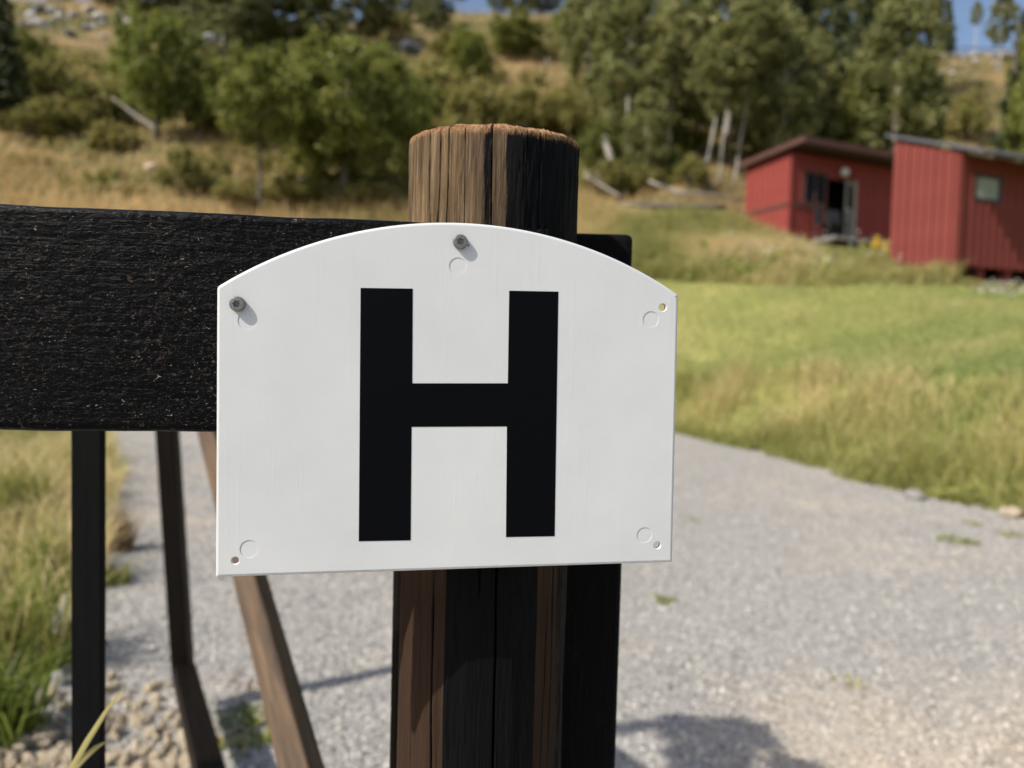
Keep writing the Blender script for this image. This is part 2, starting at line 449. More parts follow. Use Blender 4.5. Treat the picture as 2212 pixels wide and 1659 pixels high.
@mat('brown_bark')
def _(n):
    v = n.noise(n.coord('Object', (6, 6, 1.5)), 1.0, 6, 0.7)
    n.bsdf(n.ramp(v, [(0.3, (0.07, 0.055, 0.045)), (0.7, (0.24, 0.20, 0.17))]), 0.9, n.bump(v, 0.6, 0.03))

@mat('dead_wood')
def _(n):
    v = n.noise(n.coord('Object', (30, 4, 30)), 1.0, 5, 0.7)
    n.bsdf(n.ramp(v, [(0.3, (0.17, 0.15, 0.125)), (0.7, (0.42, 0.375, 0.32))]), 0.85, n.bump(v, 0.5, 0.02))

def red_mat(name, c1, c2, c3):
    n = N(name)
    g = n.noise(n.coord('Object', (60, 60, 2.5)), 1.0, 5, 0.65)
    w = n.noise(n.coord('Object', (4, 4, 1.2)), 1.0, 4, 0.6)
    col = n.mix(n.ramp(g, [(0.35, 0.0), (0.7, 1.0)]), c1, c2)
    col = n.mix(n.math('MULTIPLY', n.ramp(w, [(0.45, 0.0), (0.75, 0.7)]), n.rnd()), col, c3)
    n.bsdf(col, 0.85, n.bump(g, 0.4, 0.004), 0.2); M[name] = n.m
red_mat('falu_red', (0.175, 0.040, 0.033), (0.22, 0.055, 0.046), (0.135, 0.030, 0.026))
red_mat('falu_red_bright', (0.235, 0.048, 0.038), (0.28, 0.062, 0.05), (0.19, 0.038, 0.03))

def flat(name, col, rough=0.7, spec=0.4, bump=None, **k):
    n = N(name); c = n.coord('Object'); v = n.noise(c, 6, 5, 0.6)
    n.bsdf(n.mix(n.ramp(v, [(0.3, 0.0), (0.75, 1.0)]), tuple(x * 0.8 for x in col), tuple(min(1, x * 1.15) for x in col)), rough,
           n.bump(n.noise(c, bump, 5) if bump else v, 0.3, 0.005), spec, **k); M[name] = n.m
flat('roof_grey', (0.095, 0.098, 0.11), 0.6)
flat('roof_felt', (0.075, 0.05, 0.042), 0.9)
flat('fascia_brown', (0.10, 0.045, 0.035), 0.85)
flat('inside_shade', (0.012, 0.011, 0.011), 0.9)
flat('vent_panel', (0.29, 0.30, 0.27), 0.7)
flat('door_grey', (0.20, 0.195, 0.165), 0.6)
flat('frame_pale', (0.38, 0.35, 0.29), 0.7)
flat('lamp_white', (0.75, 0.74, 0.72), 0.35)
flat('dark_plastic', (0.02, 0.02, 0.022), 0.5)
flat('concrete', (0.25, 0.24, 0.22), 0.9)
flat('pole_wood', (0.27, 0.235, 0.205), 0.9)
flat('wire_black', (0.03, 0.03, 0.03), 0.6)
_n = N('window_glass'); _n.bsdf((0.008, 0.007, 0.007), 0.25, None, 0.1); M['window_glass'] = _n.m

# ------------------------------------------------------------------ terrain
def edge_x(y):     # right edge of the gravel
    return np.interp(y, [-20, 0, 3, 5.5, 6.1, 8.5, 10.8, 13, 15, 30], [5.2, 4.7, 4.35, 3.97, 3.62, 3.3, 2.5, 0.9, -2.0, -26])
def left_x(y):     # left edge of the gravel
    return np.interp(y, [-20, 0, 1.5, 2.6, 3.25, 6, 8.8, 11, 13, 30], [-2.2, -1.75, -1.55, -1.72, -2.0, -3.4, -5.1, -8.0, -14, -60])

ctl = []
def c_px(px, py, y): p = at(px, py, y); ctl.append((p[0], p[1], p[2]))
for a in [(2212, 700, 10), (2212, 800, 8), (1500, 800, 12), (1500, 705, 14), (1500, 622, 17), (1850, 625, 14.5), (2062, 606, 14.5), (2212, 655, 13.0), (2130, 640, 13.9), (2230, 652, 14.2), (2200, 622, 15.4), (2120, 628, 14.6),
          (1703, 512, 22), (1617, 505, 24), (1918, 530, 23.5), (1950, 560, 17), (2300, 560, 20), (1300, 545, 18.5), (1300, 470, 22), (1550, 402, 27), (1300, 425, 26),
          (1450, 560, 18.5), (1750, 590, 16.5), (1850, 300, 34), (2400, 420, 30),
          (0, 440, 19), (500, 440, 20), (880, 470, 20), (0, 300, 25), (500, 300, 27), (1000, 300, 30), (-300, 440, 18), (-300, 300, 24),
          (100, 130, 38), (450, 130, 42), (860, 62, 50), (1100, 160, 40), (1300, 160, 40), (2050, 280, 36), (2100, 150, 48), (2100, 118, 54), (1600, 110, 48),
          (0, 10, 50), (300, -10, 54), (960, 24, 56), (1300, 25, 56), (1700, 40, 56), (-400, 60, 46), (2500, 120, 54), (2700, 300, 34)]:
    c_px(*a)
ctl += [(-6, 14, 0.9), (0, 15, 0.75), (-12, 12, 0.6), (-20, 12, 1.2), (3.5, 13, 0.85), (12, 8, 3.0), (8, 3, 1.2), (14, 0, 2.6), (-5, 4, 0.15), (-8, 0, 0.1),
        (-20, -10, 0), (10, -10, 0.4), (25, -10, 2), (25, 10, 6), (-40, 10, 3), (-40, 30, 13), (45, 30, 14), (45, 55, 26), (-45, 55, 27), (-45, 80, 25), (0, 85, 24), (45, 85, 24)]
ctl = np.array(ctl)
_d = np.linalg.norm(ctl[:, None, :2] - ctl[None, :, :2], axis=-1)
_A = np.zeros((len(ctl) + 3, len(ctl) + 3)); _A[:len(ctl), :len(ctl)] = _d - np.eye(len(ctl)) * 0.8
_A[:len(ctl), -3:] = np.c_[np.ones(len(ctl)), ctl[:, :2]]; _A[-3:, :len(ctl)] = _A[:len(ctl), -3:].T
_w = np.linalg.solve(_A, np.r_[ctl[:, 2], 0, 0, 0])

def H(x, y, rough=True):
    x = np.atleast_1d(np.asarray(x, float)); y = np.atleast_1d(np.asarray(y, float))
    xf, yf = x.ravel(), y.ravel(); out = np.empty(len(xf))
    for i in range(0, len(xf), 20000):
        s = slice(i, i + 20000)
        d = np.hypot(xf[s, None] - ctl[None, :, 0], yf[s, None] - ctl[None, :, 1])
        out[s] = d @ _w[:-3] + _w[-3] + _w[-2] * xf[s] + _w[-1] * yf[s]
    dr = np.minimum(edge_x(yf) - xf, xf - left_x(yf))          # > 0 on the road
    dr = np.where((yf > 14.5), -5, dr)
    m = np.clip((-dr - 0.15) / 1.8, 0, 1); m = m * m * (3 - 2 * m)
    m = np.where(yf < -1, m * np.clip((yf + 6) / 5, 0, 1), m)
    p = np.c_[xf, yf]
    nz = 0.0
    if rough:
        far = np.clip((yf - 15) / 8, 0, 1)
        nz = far * (0.35 * vnoise(p, 3.1, 3) + 0.16 * vnoise(p, 1.2, 5)) + 0.05 * vnoise(p, 0.8, 8)
    bank = 0.03 * np.clip(-dr / 0.3, 0, 1)
    return (np.maximum(out, 0) * m + nz * m + bank).reshape(x.shape)

def h1(x, y): return float(H([x], [y])[0])

def hit(px, py, y0=3.0, y1=80.0):
    """first point of the terrain on a pixel's view ray"""
    ys = np.linspace(y0, y1, 500); d = ray(px, py)
    p = EYE + d[None] * (ys / d[1])[:, None]
    g = H(p[:, 0], p[:, 1]) - p[:, 2]
    i = np.argmax(g > 0)
    if g[i] <= 0: i = len(ys) - 1
    return np.array([p[i, 0], p[i, 1], p[i, 2]])

def grid_mesh(name, xs, ys, zf, mats, pick):
    X, Y = np.meshgrid(xs, ys); Z = zf(X, Y)
    v = np.c_[X.ravel(), Y.ravel(), Z.ravel()]
    nx, ny = len(xs), len(ys)
    i = (np.arange(ny - 1)[:, None] * nx + np.arange(nx - 1)[None]).ravel()
    f = np.stack([i, i + 1, i + nx + 1, i + nx], -1)
    me = mesh_np(name, v, f, None, True)
    for m in mats: me.materials.append(m)
    c = v[f].mean(1)
    me.polygons.foreach_set('material_index', pick(c[:, 0], c[:, 1]).astype(np.int32))
    return me

def is_lawn(x, y): return (x > edge_x(y) - 0.3) & (y < 17.5) & (y > -30) & (x > -1) & (x < 30)
xs = np.concatenate([np.arange(-75, -24, 1.5), np.arange(-24, 26, 0.4), np.arange(26, 80, 1.5)])
ys = np.concatenate([np.arange(-40, -4, 2.0), np.arange(-4, 36, 0.4), np.arange(36, 120, 1.2)])
ter = ob('ground', grid_mesh('ground', xs, ys, H, [M['hill_ground'], M['lawn_soil']], lambda x, y: is_lawn(x, y)))
tag(ter, 'sloping hillside ground of dry grass and lawn behind the gravel', 'ground', kind='structure')

# gravel road, a sheet just above the ground
yy = np.arange(-16, 14.4, 0.12); nn = 90
tt = np.linspace(0, 1, nn)
ex = edge_x(yy) + 0.10 * vnoise(np.c_[yy * 3, yy * 0], 1.0, 4) + 0.05 * vnoise(np.c_[yy * 9, yy * 0], 1.0, 6)
lx = left_x(yy) + 0.14 * vnoise(np.c_[yy * 2.6, yy * 0 + 9], 1.0, 14) + 0.05 * vnoise(np.c_[yy * 9, yy * 0 + 3], 1.0, 16)
X = lx[:, None] + (ex - lx)[:, None] * tt[None]; Y = np.repeat(yy[:, None], nn, 1)
Z = 0.012 + 0.012 * vnoise(np.stack([X, Y], -1), 0.5, 2) + 0.02 * np.clip(vnoise(np.stack([X, Y], -1), 1.7, 7), 0, 1)
Z = np.maximum(Z, 0.006)
i = (np.arange(len(yy) - 1)[:, None] * nn + np.arange(nn - 1)[None]).ravel()
rd = ob('gravel_road', mesh_np('gravel_road', np.c_[X.ravel(), Y.ravel(), Z.ravel()], np.stack([i, i + 1, i + nn + 1, i + nn], -1), M['gravel'], True))
tag(rd, 'pale grey gravel road with sandy patches between the grass verges', 'road', kind='structure')
def road_z(x, y):
    p = np.c_[x, y]
    return np.maximum(0.012 + 0.012 * vnoise(p, 0.5, 2) + 0.02 * np.clip(vnoise(p, 1.7, 7), 0, 1), 0.006)

# loose chips lying on the road
def chips(n, ymin, ymax, smin, smax):
    y = ymin + (ymax - ymin) * rng.random(n) ** 1.5
    x = left_x(y) + (edge_x(y) - left_x(y)) * rng.random(n)
    keep = np.abs(x / np.maximum(y, 0.5)) < 1.0; x, y = x[keep], y[keep]; n = len(x)
    s = smin + (smax - smin) * rng.random(n) ** 2.2
    base = np.array([[1, 0, 0], [-1, 0, 0], [0, 1, 0], [0, -1, 0], [0, 0, 1], [0, 0, -1]], float)
    v = base[None] * s[:, None, None] * (0.6 + 0.8 * rng.random((n, 6, 1))) + rng.normal(0, 0.25, (n, 6, 3)) * s[:, None, None]
    v[..., 2] *= 0.7
    v += np.stack([x, y, road_z(x, y) + s * 0.25], -1)[:, None]
    f = np.array([[0, 2, 4], [2, 1, 4], [1, 3, 4], [3, 0, 4], [2, 0, 5], [1, 2, 5], [3, 1, 5], [0, 3, 5]])
    F = (f[None] + (np.arange(n) * 6)[:, None, None]).reshape(-1, 3)
    return v.reshape(-1, 3), F, np.repeat(rng.random(n), 6)
v, f, a = chips(120000, 1.6, 8.0, 0.003, 0.0095)
gv = ob('loose_gravel', mesh_np('loose_gravel', v, f, M['gravel_chip'], False, {'tint': a}))
tag(gv, 'loose grey and beige gravel chips lying on the road', 'gravel', kind='stuff')

# ------------------------------------------------------------------ grass
def blades(x, y, z, h, w, lean, tint, droop=0.35):
    n = len(x)
    az = rng.random(n) * 2 * np.pi; la = rng.random(n) * 2 * np.pi
    wx, wy = np.cos(az) * w / 2, np.sin(az) * w / 2
    ld = lean * h
    dx, dy = np.cos(la) * ld, np.sin(la) * ld
    b = np.stack([x, y, z], -1); wv = np.stack([wx, wy, 0 * wx], -1)
    mid = b + np.stack([dx * 0.35, dy * 0.35, h * 0.58], -1)
    tip = b + np.stack([dx, dy, h * (1 - droop * lean)], -1)
    v = np.stack([b - wv, b + wv, mid - wv * 0.8, mid + wv * 0.8, tip], 1).reshape(-1, 3)
    o = (np.arange(n) * 5)[:, None]
    f = np.concatenate([o + np.array([[0, 1, 3]]), o + np.array([[0, 3, 2]]), o + np.array([[2, 3, 4]])])
    return v, f, np.repeat(tint, 5)

def patches(x, y, s, seed): return 0.5 + 0.5 * vnoise(np.c_[x, y], s, seed)

def grass(name, label, x, y, h, w, lean, tint, m, z=None, cat='grass'):
    z = H(x, y) - 0.01 if z is None else z
    v, f, a = blades(x, y, z, h, w, lean, np.clip(tint, 0, 1))
    return tag(ob(name, mesh_np(name, v, f, M[m], False, {'tint': a})), label, cat, kind='stuff')

# short lawn
n = 120000
y = 4.5 + 15 * rng.random(n) ** 1.0; x = edge_x(y) + 0.5 + (y * 0.82 + 1.2 - edge_x(y)) * rng.random(n)
k = (x > edge_x(y) + 0.55) & (y < 19.2); x, y = x[k], y[k]; n = len(x)
pt = patches(x, y, 1.6, 21); p2 = patches(x, y, 0.5, 22)
grass('lawn_grass', 'short mown yellow green lawn rising towards the red sheds', x, y, (0.05 + 0.07 * rng.random(n)) * (0.7 + 0.6 * p2), 0.008 + 0.008 * rng.random(n),
      0.3 + 0.5 * rng.random(n), 0.15 + 0.35 * pt + 0.25 * p2 + 0.2 * rng.random(n) ** 2, 'lawn_blade')
# tall verge at the right road edge
n = 60000
y = 1.5 + 12 * rng.random(n); t = rng.random(n) ** 1.25
x = edge_x(y) - 0.22 + 1.9 * t + 0.10 * vnoise(np.c_[y * 3, y * 0], 1.0, 4)
pt = patches(x, y, 0.55, 31); keep = rng.random(n) < (0.25 + 0.8 * pt) * np.clip(0.35 + t * 4, 0, 1); x, y, t, pt = x[keep], y[keep], t[keep], pt[keep]; n = len(x)
hh = (0.06 + 0.40 * rng.random(n) ** 1.5) * (0.35 + 0.95 * pt) * (0.45 + 0.8 * np.clip(t * 3, 0, 1))
grass('verge_grass', 'tall green and straw grass along the edge of the gravel', x, y, hh, 0.006 + 0.007 * rng.random(n), 0.25 + 0.6 * rng.random(n),
      0.05 + 0.40 * patches(x, y, 0.8, 33) * np.clip(t * 2.2, 0.2, 1) + 0.16 * t + 0.45 * rng.random(n) ** 2, 'verge_blade')
# weeds before the sheds
n = 78000
px_ = 1240 + 1000 * rng.random(n)
y = 14.6 + 8 * rng.random(n); x = (px_ - 1106) / FPX * y
lowline = np.interp(px_, [1240, 1500, 1850, 2062, 2240], [17.6, 17.2, 14.7, 14.2, 13.4]); y = lowline + (y - 14.6) * np.where(px_ > 2055, 0.06, 0.62); x = (px_ - 1106) / FPX * y
pt = patches(x, y, 0.9, 41)
grass('meadow_weeds', 'tall meadow weeds growing in front of the red sheds', x, y, (0.18 + 0.42 * rng.random(n)) * (0.35 + pt) * np.where(px_ > 2055, 0.3, 1.0), 0.012 + 0.016 * rng.random(n),
      0.2 + 0.6 * rng.random(n), np.clip(0.1 + 0.7 * patches(x, y, 1.7, 42) + 0.3 * (rng.random(n) - 0.3), 0, 1), 'weed_blade', cat='weeds')
# straw on the hillside
n = 95000
y = 16 + 40 * rng.random(n) ** 1.6; x = (-0.95 + 1.95 * rng.random(n)) * y
pt = patches(x, y, 3.0, 51); keep = (rng.random(n) < 0.15 + 1.1 * pt) & ~((x > 3.0) & (y < 24)); x, y, pt = x[keep], y[keep], pt[keep]; n = len(x)
lf = np.clip((-x / y - 0.30) * 3, 0, 1)
grass('hillside_grass', 'tall dry golden grass on the hillside', x, y, (0.25 + 0.55 * rng.random(n)) * (0.5 + 0.7 * pt), 0.014 + 0.02 * rng.random(n),
      0.25 + 0.5 * rng.random(n), np.clip(0.12 + 0.6 * patches(x, y, 2.4, 52) + 0.25 * lf + 0.3 * rng.random(n) ** 2, 0, 1), 'straw_blade')
# left verge beyond the fence
n = 30000
y = 1.2 + 10.5 * rng.random(n) ** 1.2; x = left_x(y) + 0.10 - 1.5 * rng.random(n) ** 1.3
pt = patches(x, y, 0.5, 61); keep = rng.random(n) < (0.1 + 0.8 * pt) * np.where(y < 3.2, 0.12, 1.0); x, y, pt = x[keep], y[keep], pt[keep]; n = len(x)
grass('roadside_grass', 'yellowish grass on the verge behind the black rail', x, y, (0.08 + 0.3 * rng.random(n)) * (0.4 + pt), 0.004 + 0.005 * rng.random(n),
      0.3 + 0.6 * rng.random(n), 0.3 + 0.5 * patches(x, y, 0.6, 62) + 0.4 * rng.random(n) ** 2, 'verge_blade')

def edge_clumps():
    r_ = np.random.default_rng(91); n = 330
    y = 3.5 + 9 * r_.random(n) ** 1.1; x = edge_x(y) - 0.12 + 0.5 * r_.random(n) ** 1.5 + 0.10 * vnoise(np.c_[y * 3, y * 0], 1.0, 4)
    rr = 0.035 + 0.08 * r_.random(n)
    return np.c_[x, y, H(x, y) + rr * 0.5], rr

def tuft(name, label, loc, n, spread, h0, h1_, w, lean, m, t0=0.0, t1=1.0, cat='plant', group=None):
    r = spread * np.sqrt(rng.random(n)); a = rng.random(n) * 2 * np.pi
    x, y = r * np.cos(a), r * np.sin(a)
    v, f, tn = blades(x, y, np.zeros(n) - 0.01, h0 + (h1_ - h0) * rng.random(n), w * (0.6 + 0.8 * rng.random(n)), lean * (0.4 + rng.random(n)),
                      t0 + (t1 - t0) * rng.random(n) ** 1.4)
    return tag(ob(name, mesh_np(name, v, f, M[m], False, {'tint': tn}), loc=loc), label, cat, group)

g0 = lambda px, py: (lambda p: (p[0], p[1], 0.012))(EYE + ray(px, py) * ((EYE[2] - 0.012) / -ray(px, py)[2]))
tuft('grass_clump', 'big bright green grass clump behind the rail at the left border of the photo', g0(45, 1440), 330, 0.16, 0.2, 0.50, 0.008, 0.55, 'rush_blade', 0.1, 1.0, 'grass clump')
tuft('grass_clump', 'upright green grass clump just left of the black stake', g0(112, 1270), 250, 0.14, 0.15, 0.42, 0.007, 0.5, 'rush_blade', 0.15, 1.0, 'grass clump')
tuft('grass_clump', 'straw tipped grass clump under the rail at the far left', g0(30, 1130), 420, 0.22, 0.25, 0.55, 0.006, 0.45, 'rush_blade', 0.15, 1.0, 'grass clump')
tuft('grass_clump', 'low leaning grass clump in the bottom left corner of the photo', g0(5, 1600), 200, 0.10, 0.12, 0.38, 0.010, 0.7, 'rush_blade', 0.0, 0.6, 'grass clump')
tuft('dry_weed', 'brown withered weed standing on the gravel beside the black stake', g0(258, 1190), 240, 0.07, 0.10, 0.34, 0.005, 0.45, 'dry_weed', 0.0, 1.0, 'weed')
tuft('dry_weed', 'small green and brown weed beside the foot of the withered weed', g0(245, 1262), 150, 0.07, 0.04, 0.15, 0.006, 0.7, 'rush_blade', 0.3, 1.0, 'weed')
for px_, py_, n_, sp, hh, m_, lb in [
        (1432, 1300, 70, 0.045, 0.05, 'rush_blade', 'broad leaved green weed on the gravel close right of the post'),
        (1762, 1288, 60, 0.06, 0.035, 'rush_blade', 'flat green weed in the middle of the open gravel'),
        (1838, 1480, 50, 0.035, 0.04, 'rush_blade', 'small forked green weed on the sandy gravel near the shadow'),
        (1496, 1125, 50, 0.05, 0.04, 'rush_blade', 'tiny dark weed on the gravel nearest the sign edge'),
        (2068, 1168, 80, 0.12, 0.05, 'rush_blade', 'long flat weed on the gravel below the grey verge stone'),
        (2190, 1158, 60, 0.09, 0.05, 'rush_blade', 'pale weed on the gravel at the right border of the photo'),
        (2105, 1132, 40, 0.05, 0.05, 'rush_blade', 'small weed on the gravel between the two verge stones'),
        (530, 1555, 110, 0.08, 0.05, 'rush_blade', 'low mat of weed on the gravel under the gate brace'),
        (545, 1592, 130, 0.09, 0.05, 'rush_blade', 'dark green weed mat beside the gate brace'),
        (510, 1410, 40, 0.05, 0.03, 'dry_weed', 'dry yellowish weed on the gravel beside the gate stile'),
        (535, 1478, 60, 0.08, 0.05, 'dry_weed', 'straw coloured weed between the gate stile and the brace')]:
    tuft('weed', lb, g0(px_, py_), n_, sp, hh * 0.5, hh, 0.013, 1.4, m_, 0.2, 1.0, 'weed')

def blade_strip(name, label, pts, w):
    pts = np.array(pts, float); d = np.gradient(pts, axis=0); s = np.cross(d, np.array([0.2, 1.0, 0.1])); s /= np.linalg.norm(s, axis=1)[:, None]
    wd = w * np.array([0.7, 1.0, 0.95, 0.7, 0.1])[:, None]
    up = np.array([0.0, -0.0007, 0.0])
    v = np.concatenate([pts - s * wd / 2, pts + up, pts + s * wd / 2]); k = len(pts); i = np.arange(k - 1)
    f = np.concatenate([np.stack([i, i + 1, i + k + 1, i + k], -1), np.stack([i + k, i + k + 1, i + 2 * k + 1, i + 2 * k], -1)])
    return tag(ob(name, mesh_np(name, v, f, M['rush_blade'], True, {'tint': np.full(len(v), 0.84)})), label, 'reed')
def bez(a, b, c): 
    a, b, c = map(np.asarray, (a, b, c)); t = np.linspace(0, 1, 5)[:, None]
    return (1 - t) ** 2 * a + 2 * t * (1 - t) * b + t * t * c
blade_strip('reed', 'long pale reed leaning across the bottom of the black stake', bez(at(120, 1730, 0.60), at(180, 1600, 0.61), at(270, 1480, 0.63)), 0.0055)
blade_strip('reed', 'short broken reed crossing the black stake near the photo bottom', bez(at(130, 1700, 0.60), at(180, 1625, 0.61), at(232, 1600, 0.62)), 0.006)

# ------------------------------------------------------------------ fence: rail, round post, square post
YAW = R(6.5)
EX = np.array([math.cos(YAW), math.sin(YAW), 0.0]); NZ = np.array([math.sin(YAW), -math.cos(YAW), 0.0]); EZ = np.array([0, 0, 1.0])
ORG = EYE + FWD * 0.3865
def on_plane(px, py, off=0.0):
    """pixel on the sign's plane (moved back by off) -> world point"""
    d = ray(px, py); o = ORG - NZ * off
    return EYE + d * (np.dot(o - EYE, NZ) / np.dot(d, NZ))
def loc2(px, py, off=0.0):
    p = on_plane(px, py, off) - ORG; return np.dot(p, EX), np.dot(p, EZ)

FROT = (0, 0, YAW)
fence = empty('rail_fence', (0, 0.45, 0))
tag(fence, 'black stained rail fence with a round brown post carrying the letter sign', 'fence')
def fparent(o):
    o.parent = fence; o.matrix_parent_inverse = Matrix.Translation((0, -0.45, 0))
RAIL_T = 0.021; SIGN_T = 0.0028
# rail (board), local x along fence, y away, z up
_, zt = loc2(440, 457.3, SIGN_T); _, zb = loc2(300, 933, SIGN_T)
rail_l = -1.6; rail_r = loc2(1180, 700, SIGN_T)[0]
o_r = ORG - NZ * SIGN_T
nxr, nzr = 420, 60
gx = np.linspace(rail_l, rail_r, nxr); gz = np.linspace(zb, zt, nzr)
def board_mesh(name, gx, gz, t, m):
    GX, GZ = np.meshgrid(gx, gz)
    prof = np.minimum(np.minimum(GZ - gz[0], gz[-1] - GZ), np.minimum(GX - gx[0], gx[-1] - GX))
    r = 0.004
    GY = np.where(prof < r, r - np.sqrt(np.maximum(r * r - (r - prof) ** 2, 0)), 0) * 0.9
    GY = GY + 0.00016 * vnoise(np.stack([GX * 0.3, GZ], -1), 0.004, 3) + 0.00014 * vnoise(np.stack([GX, GZ], -1), 0.0032, 9)
    wob = 0.0006 * vnoise(np.stack([GX, GX * 0], -1), 0.03, 12)
    GZ2 = GZ + wob
    v = np.c_[GX.ravel(), GY.ravel(), GZ2.ravel()]
    vb = np.c_[GX.ravel(), np.full(GX.size, t), GZ2.ravel()]
    nx, nz = len(gx), len(gz)
    i = (np.arange(nz - 1)[:, None] * nx + np.arange(nx - 1)[None]).ravel()
    F = np.stack([i, i + 1, i + nx + 1, i + nx], -1); B = F[:, ::-1] + len(v)
    rim = np.concatenate([np.arange(nx), np.arange(1, nz) * nx + nx - 1, (nz - 1) * nx + np.arange(nx - 2, -1, -1), np.arange(nz - 2, 0, -1) * nx])
    r2 = np.roll(rim, -1)
    Sd = np.stack([r2, rim, rim + len(v), r2 + len(v)], -1)
    return mesh_np(name, np.concatenate([v, vb]), [np.concatenate([F, B, Sd])], m, True)
rail = ob('rail', board_mesh('rail', np.concatenate([np.linspace(rail_l, -0.32, 60), np.linspace(-0.317, rail_r, 420)]), np.linspace(zb, zt, 130), RAIL_T, M['black_stained_wood']), None, o_r, FROT)
rail['label'] = 'black rough sawn rail board'; fparent(rail)

# round post
PR = 0.0555
pc2 = on_plane(1066, 400, SIGN_T + RAIL_T + PR + 0.001)
PX, PY = pc2[0], pc2[1]
na, nz_ = 1150, 150
th = np.linspace(-np.pi, np.pi, na, endpoint=False)
ZT = 1.2885
zz = np.concatenate([np.linspace(0.0, 0.70, 16), np.linspace(0.705, ZT - 0.03, 95), np.linspace(ZT - 0.029, ZT - 0.0, 24)])
nz_ = len(zz)
# angle 0 faces the camera, positive to the right
facet = np.zeros(na); nf = 13; ph = (th + 0.12) / (2 * np.pi) * nf
fl = 1 / np.cos(((ph - np.floor(ph)) - 0.5) * 2 * np.pi / nf)
rad = PR * (0.45 * fl / fl.max() + 0.55) * (1 + 0.012 * np.sin(2 * th + 1))
TH, ZZ = np.meshgrid(th, zz)
arc = TH * PR
RAD = np.repeat(rad[None], nz_, 0)
RAD = RAD + 0.0006 * vnoise(np.stack([arc, ZZ * 0.06], -1), 0.004, 2) + 0.0003 * vnoise(np.stack([arc, ZZ * 0.15], -1), 0.0013, 4)
crack = np.zeros_like(RAD)
def add_crack(a0, z0, z1, w, depth, seed, lean=0.0):
    global RAD, crack
    a = a0 * PR + 0.0016 * vnoise(np.stack([ZZ, ZZ * 0 + seed], -1), 0.06, seed) + lean * (ZZ - z0)
    d = np.abs(arc - a)
    ww = w * (0.75 + 0.3 * vnoise(np.stack([ZZ, ZZ * 0 + seed], -1), 0.09, seed + 5))
    ends = np.clip((ZZ - z0) / 0.03, 0, 1) * np.clip((z1 - ZZ) / 0.03, 0, 1)
    m = np.clip(1 - d / np.maximum(ww * ends, 1e-6), 0, 1) * (ends > 0)
    RAD = RAD - depth * m; crack = np.maximum(crack, np.clip(m * 2.2, 0, 1))
D = math.pi / 180
for a0, z0, z1, w, dep, sd, ln in [(0.5, 1.0, 1.45, 0.0008, 0.007, 1, 0), (-66, 0.4, 1.45, 0.0008, 0.003, 2, 0), (-41, 1.1, 1.45, 0.0007, 0.004, 3, 0), (-28, 1.12, 1.45, 0.0006, 0.004, 4, 0),
                                  (-58, 1.0, 1.45, 0.0006, 0.003, 5, 0), (-34, 1.1, 1.45, 0.0005, 0.002, 6, 0), (-50, 0.5, 1.0, 0.0008, 0.004, 7, 0), (7, 0.62, 1.06, 0.0011, 0.006, 8, 0.01),
                                  (-30, 0.3, 1.02, 0.0009, 0.004, 9, 0), (52, 0.3, 1.1, 0.0008, 0.004, 10, 0), (46, 0.5, 1.0, 0.0006, 0.003, 11, 0), (20, 1.15, 1.45, 0.0004, 0.002, 12, 0),
                                  (-15, 1.1, 1.45, 0.0004, 0.002, 13, 0), (30, 1.1, 1.45, 0.0005, 0.002, 14, 0), (120, 0.3, 1.45, 0.001, 0.006, 15, 0), (200 - 360, 0.3, 1.45, 0.001, 0.006, 16, 0)]:
    add_crack(a0 * D, z0, z1, w, dep, sd, ln)
# ragged sawn edge
xo = RAD * np.sin(TH); yo = -RAD * np.cos(TH)
def topz(x, y):
    rr = np.hypot(x, y) / PR
    return ZT - 0.006 * np.clip(rr, 0, 1.1) ** 5 + 0.08 * y + 0.0007 * vnoise(np.stack([x, y], -1), 0.006, 3) + 0.0004 * vnoise(np.stack([x, y], -1), 0.002, 5)
rimz = topz(xo[-1], yo[-1]) + 0.0005 * vnoise(np.stack([th * 40, th * 0], -1), 1.0, 8)
low = 1.20
ZP = np.where(ZZ > low, low + (ZZ - low) * (rimz[None] - low) / (ZT - low), ZZ)
v = np.c_[(xo + PX).ravel(), (yo + PY).ravel(), ZP.ravel()]
i = np.arange(nz_ - 1)[:, None] * na; j = np.arange(na)[None]; j2 = (j + 1) % na
F = np.stack([i + j, i + j2, i + na + j2, i + na + j], -1).reshape(-1, 4)
# paint mask: black remains on parts of the front
tdeg = np.degrees(TH)
def win(a, lo, hi, s=3.0): return np.clip((a - lo) / s + 0.5, 0, 1) * np.clip((hi - a) / s + 0.5, 0, 1)
up_ = np.clip((ZZ - 1.05) / 0.05, 0, 1)
paint = up_ * np.maximum(win(tdeg, 9, 100, 8) * 0.95, win(tdeg, -6, 2, 6) * 0.55) + (1 - up_) * np.maximum(win(tdeg, -22, 38, 3) * (0.62 + 0.38 * np.clip((ZZ - 0.80) / 0.04, 0, 1)), win(tdeg, 60, 130, 6))
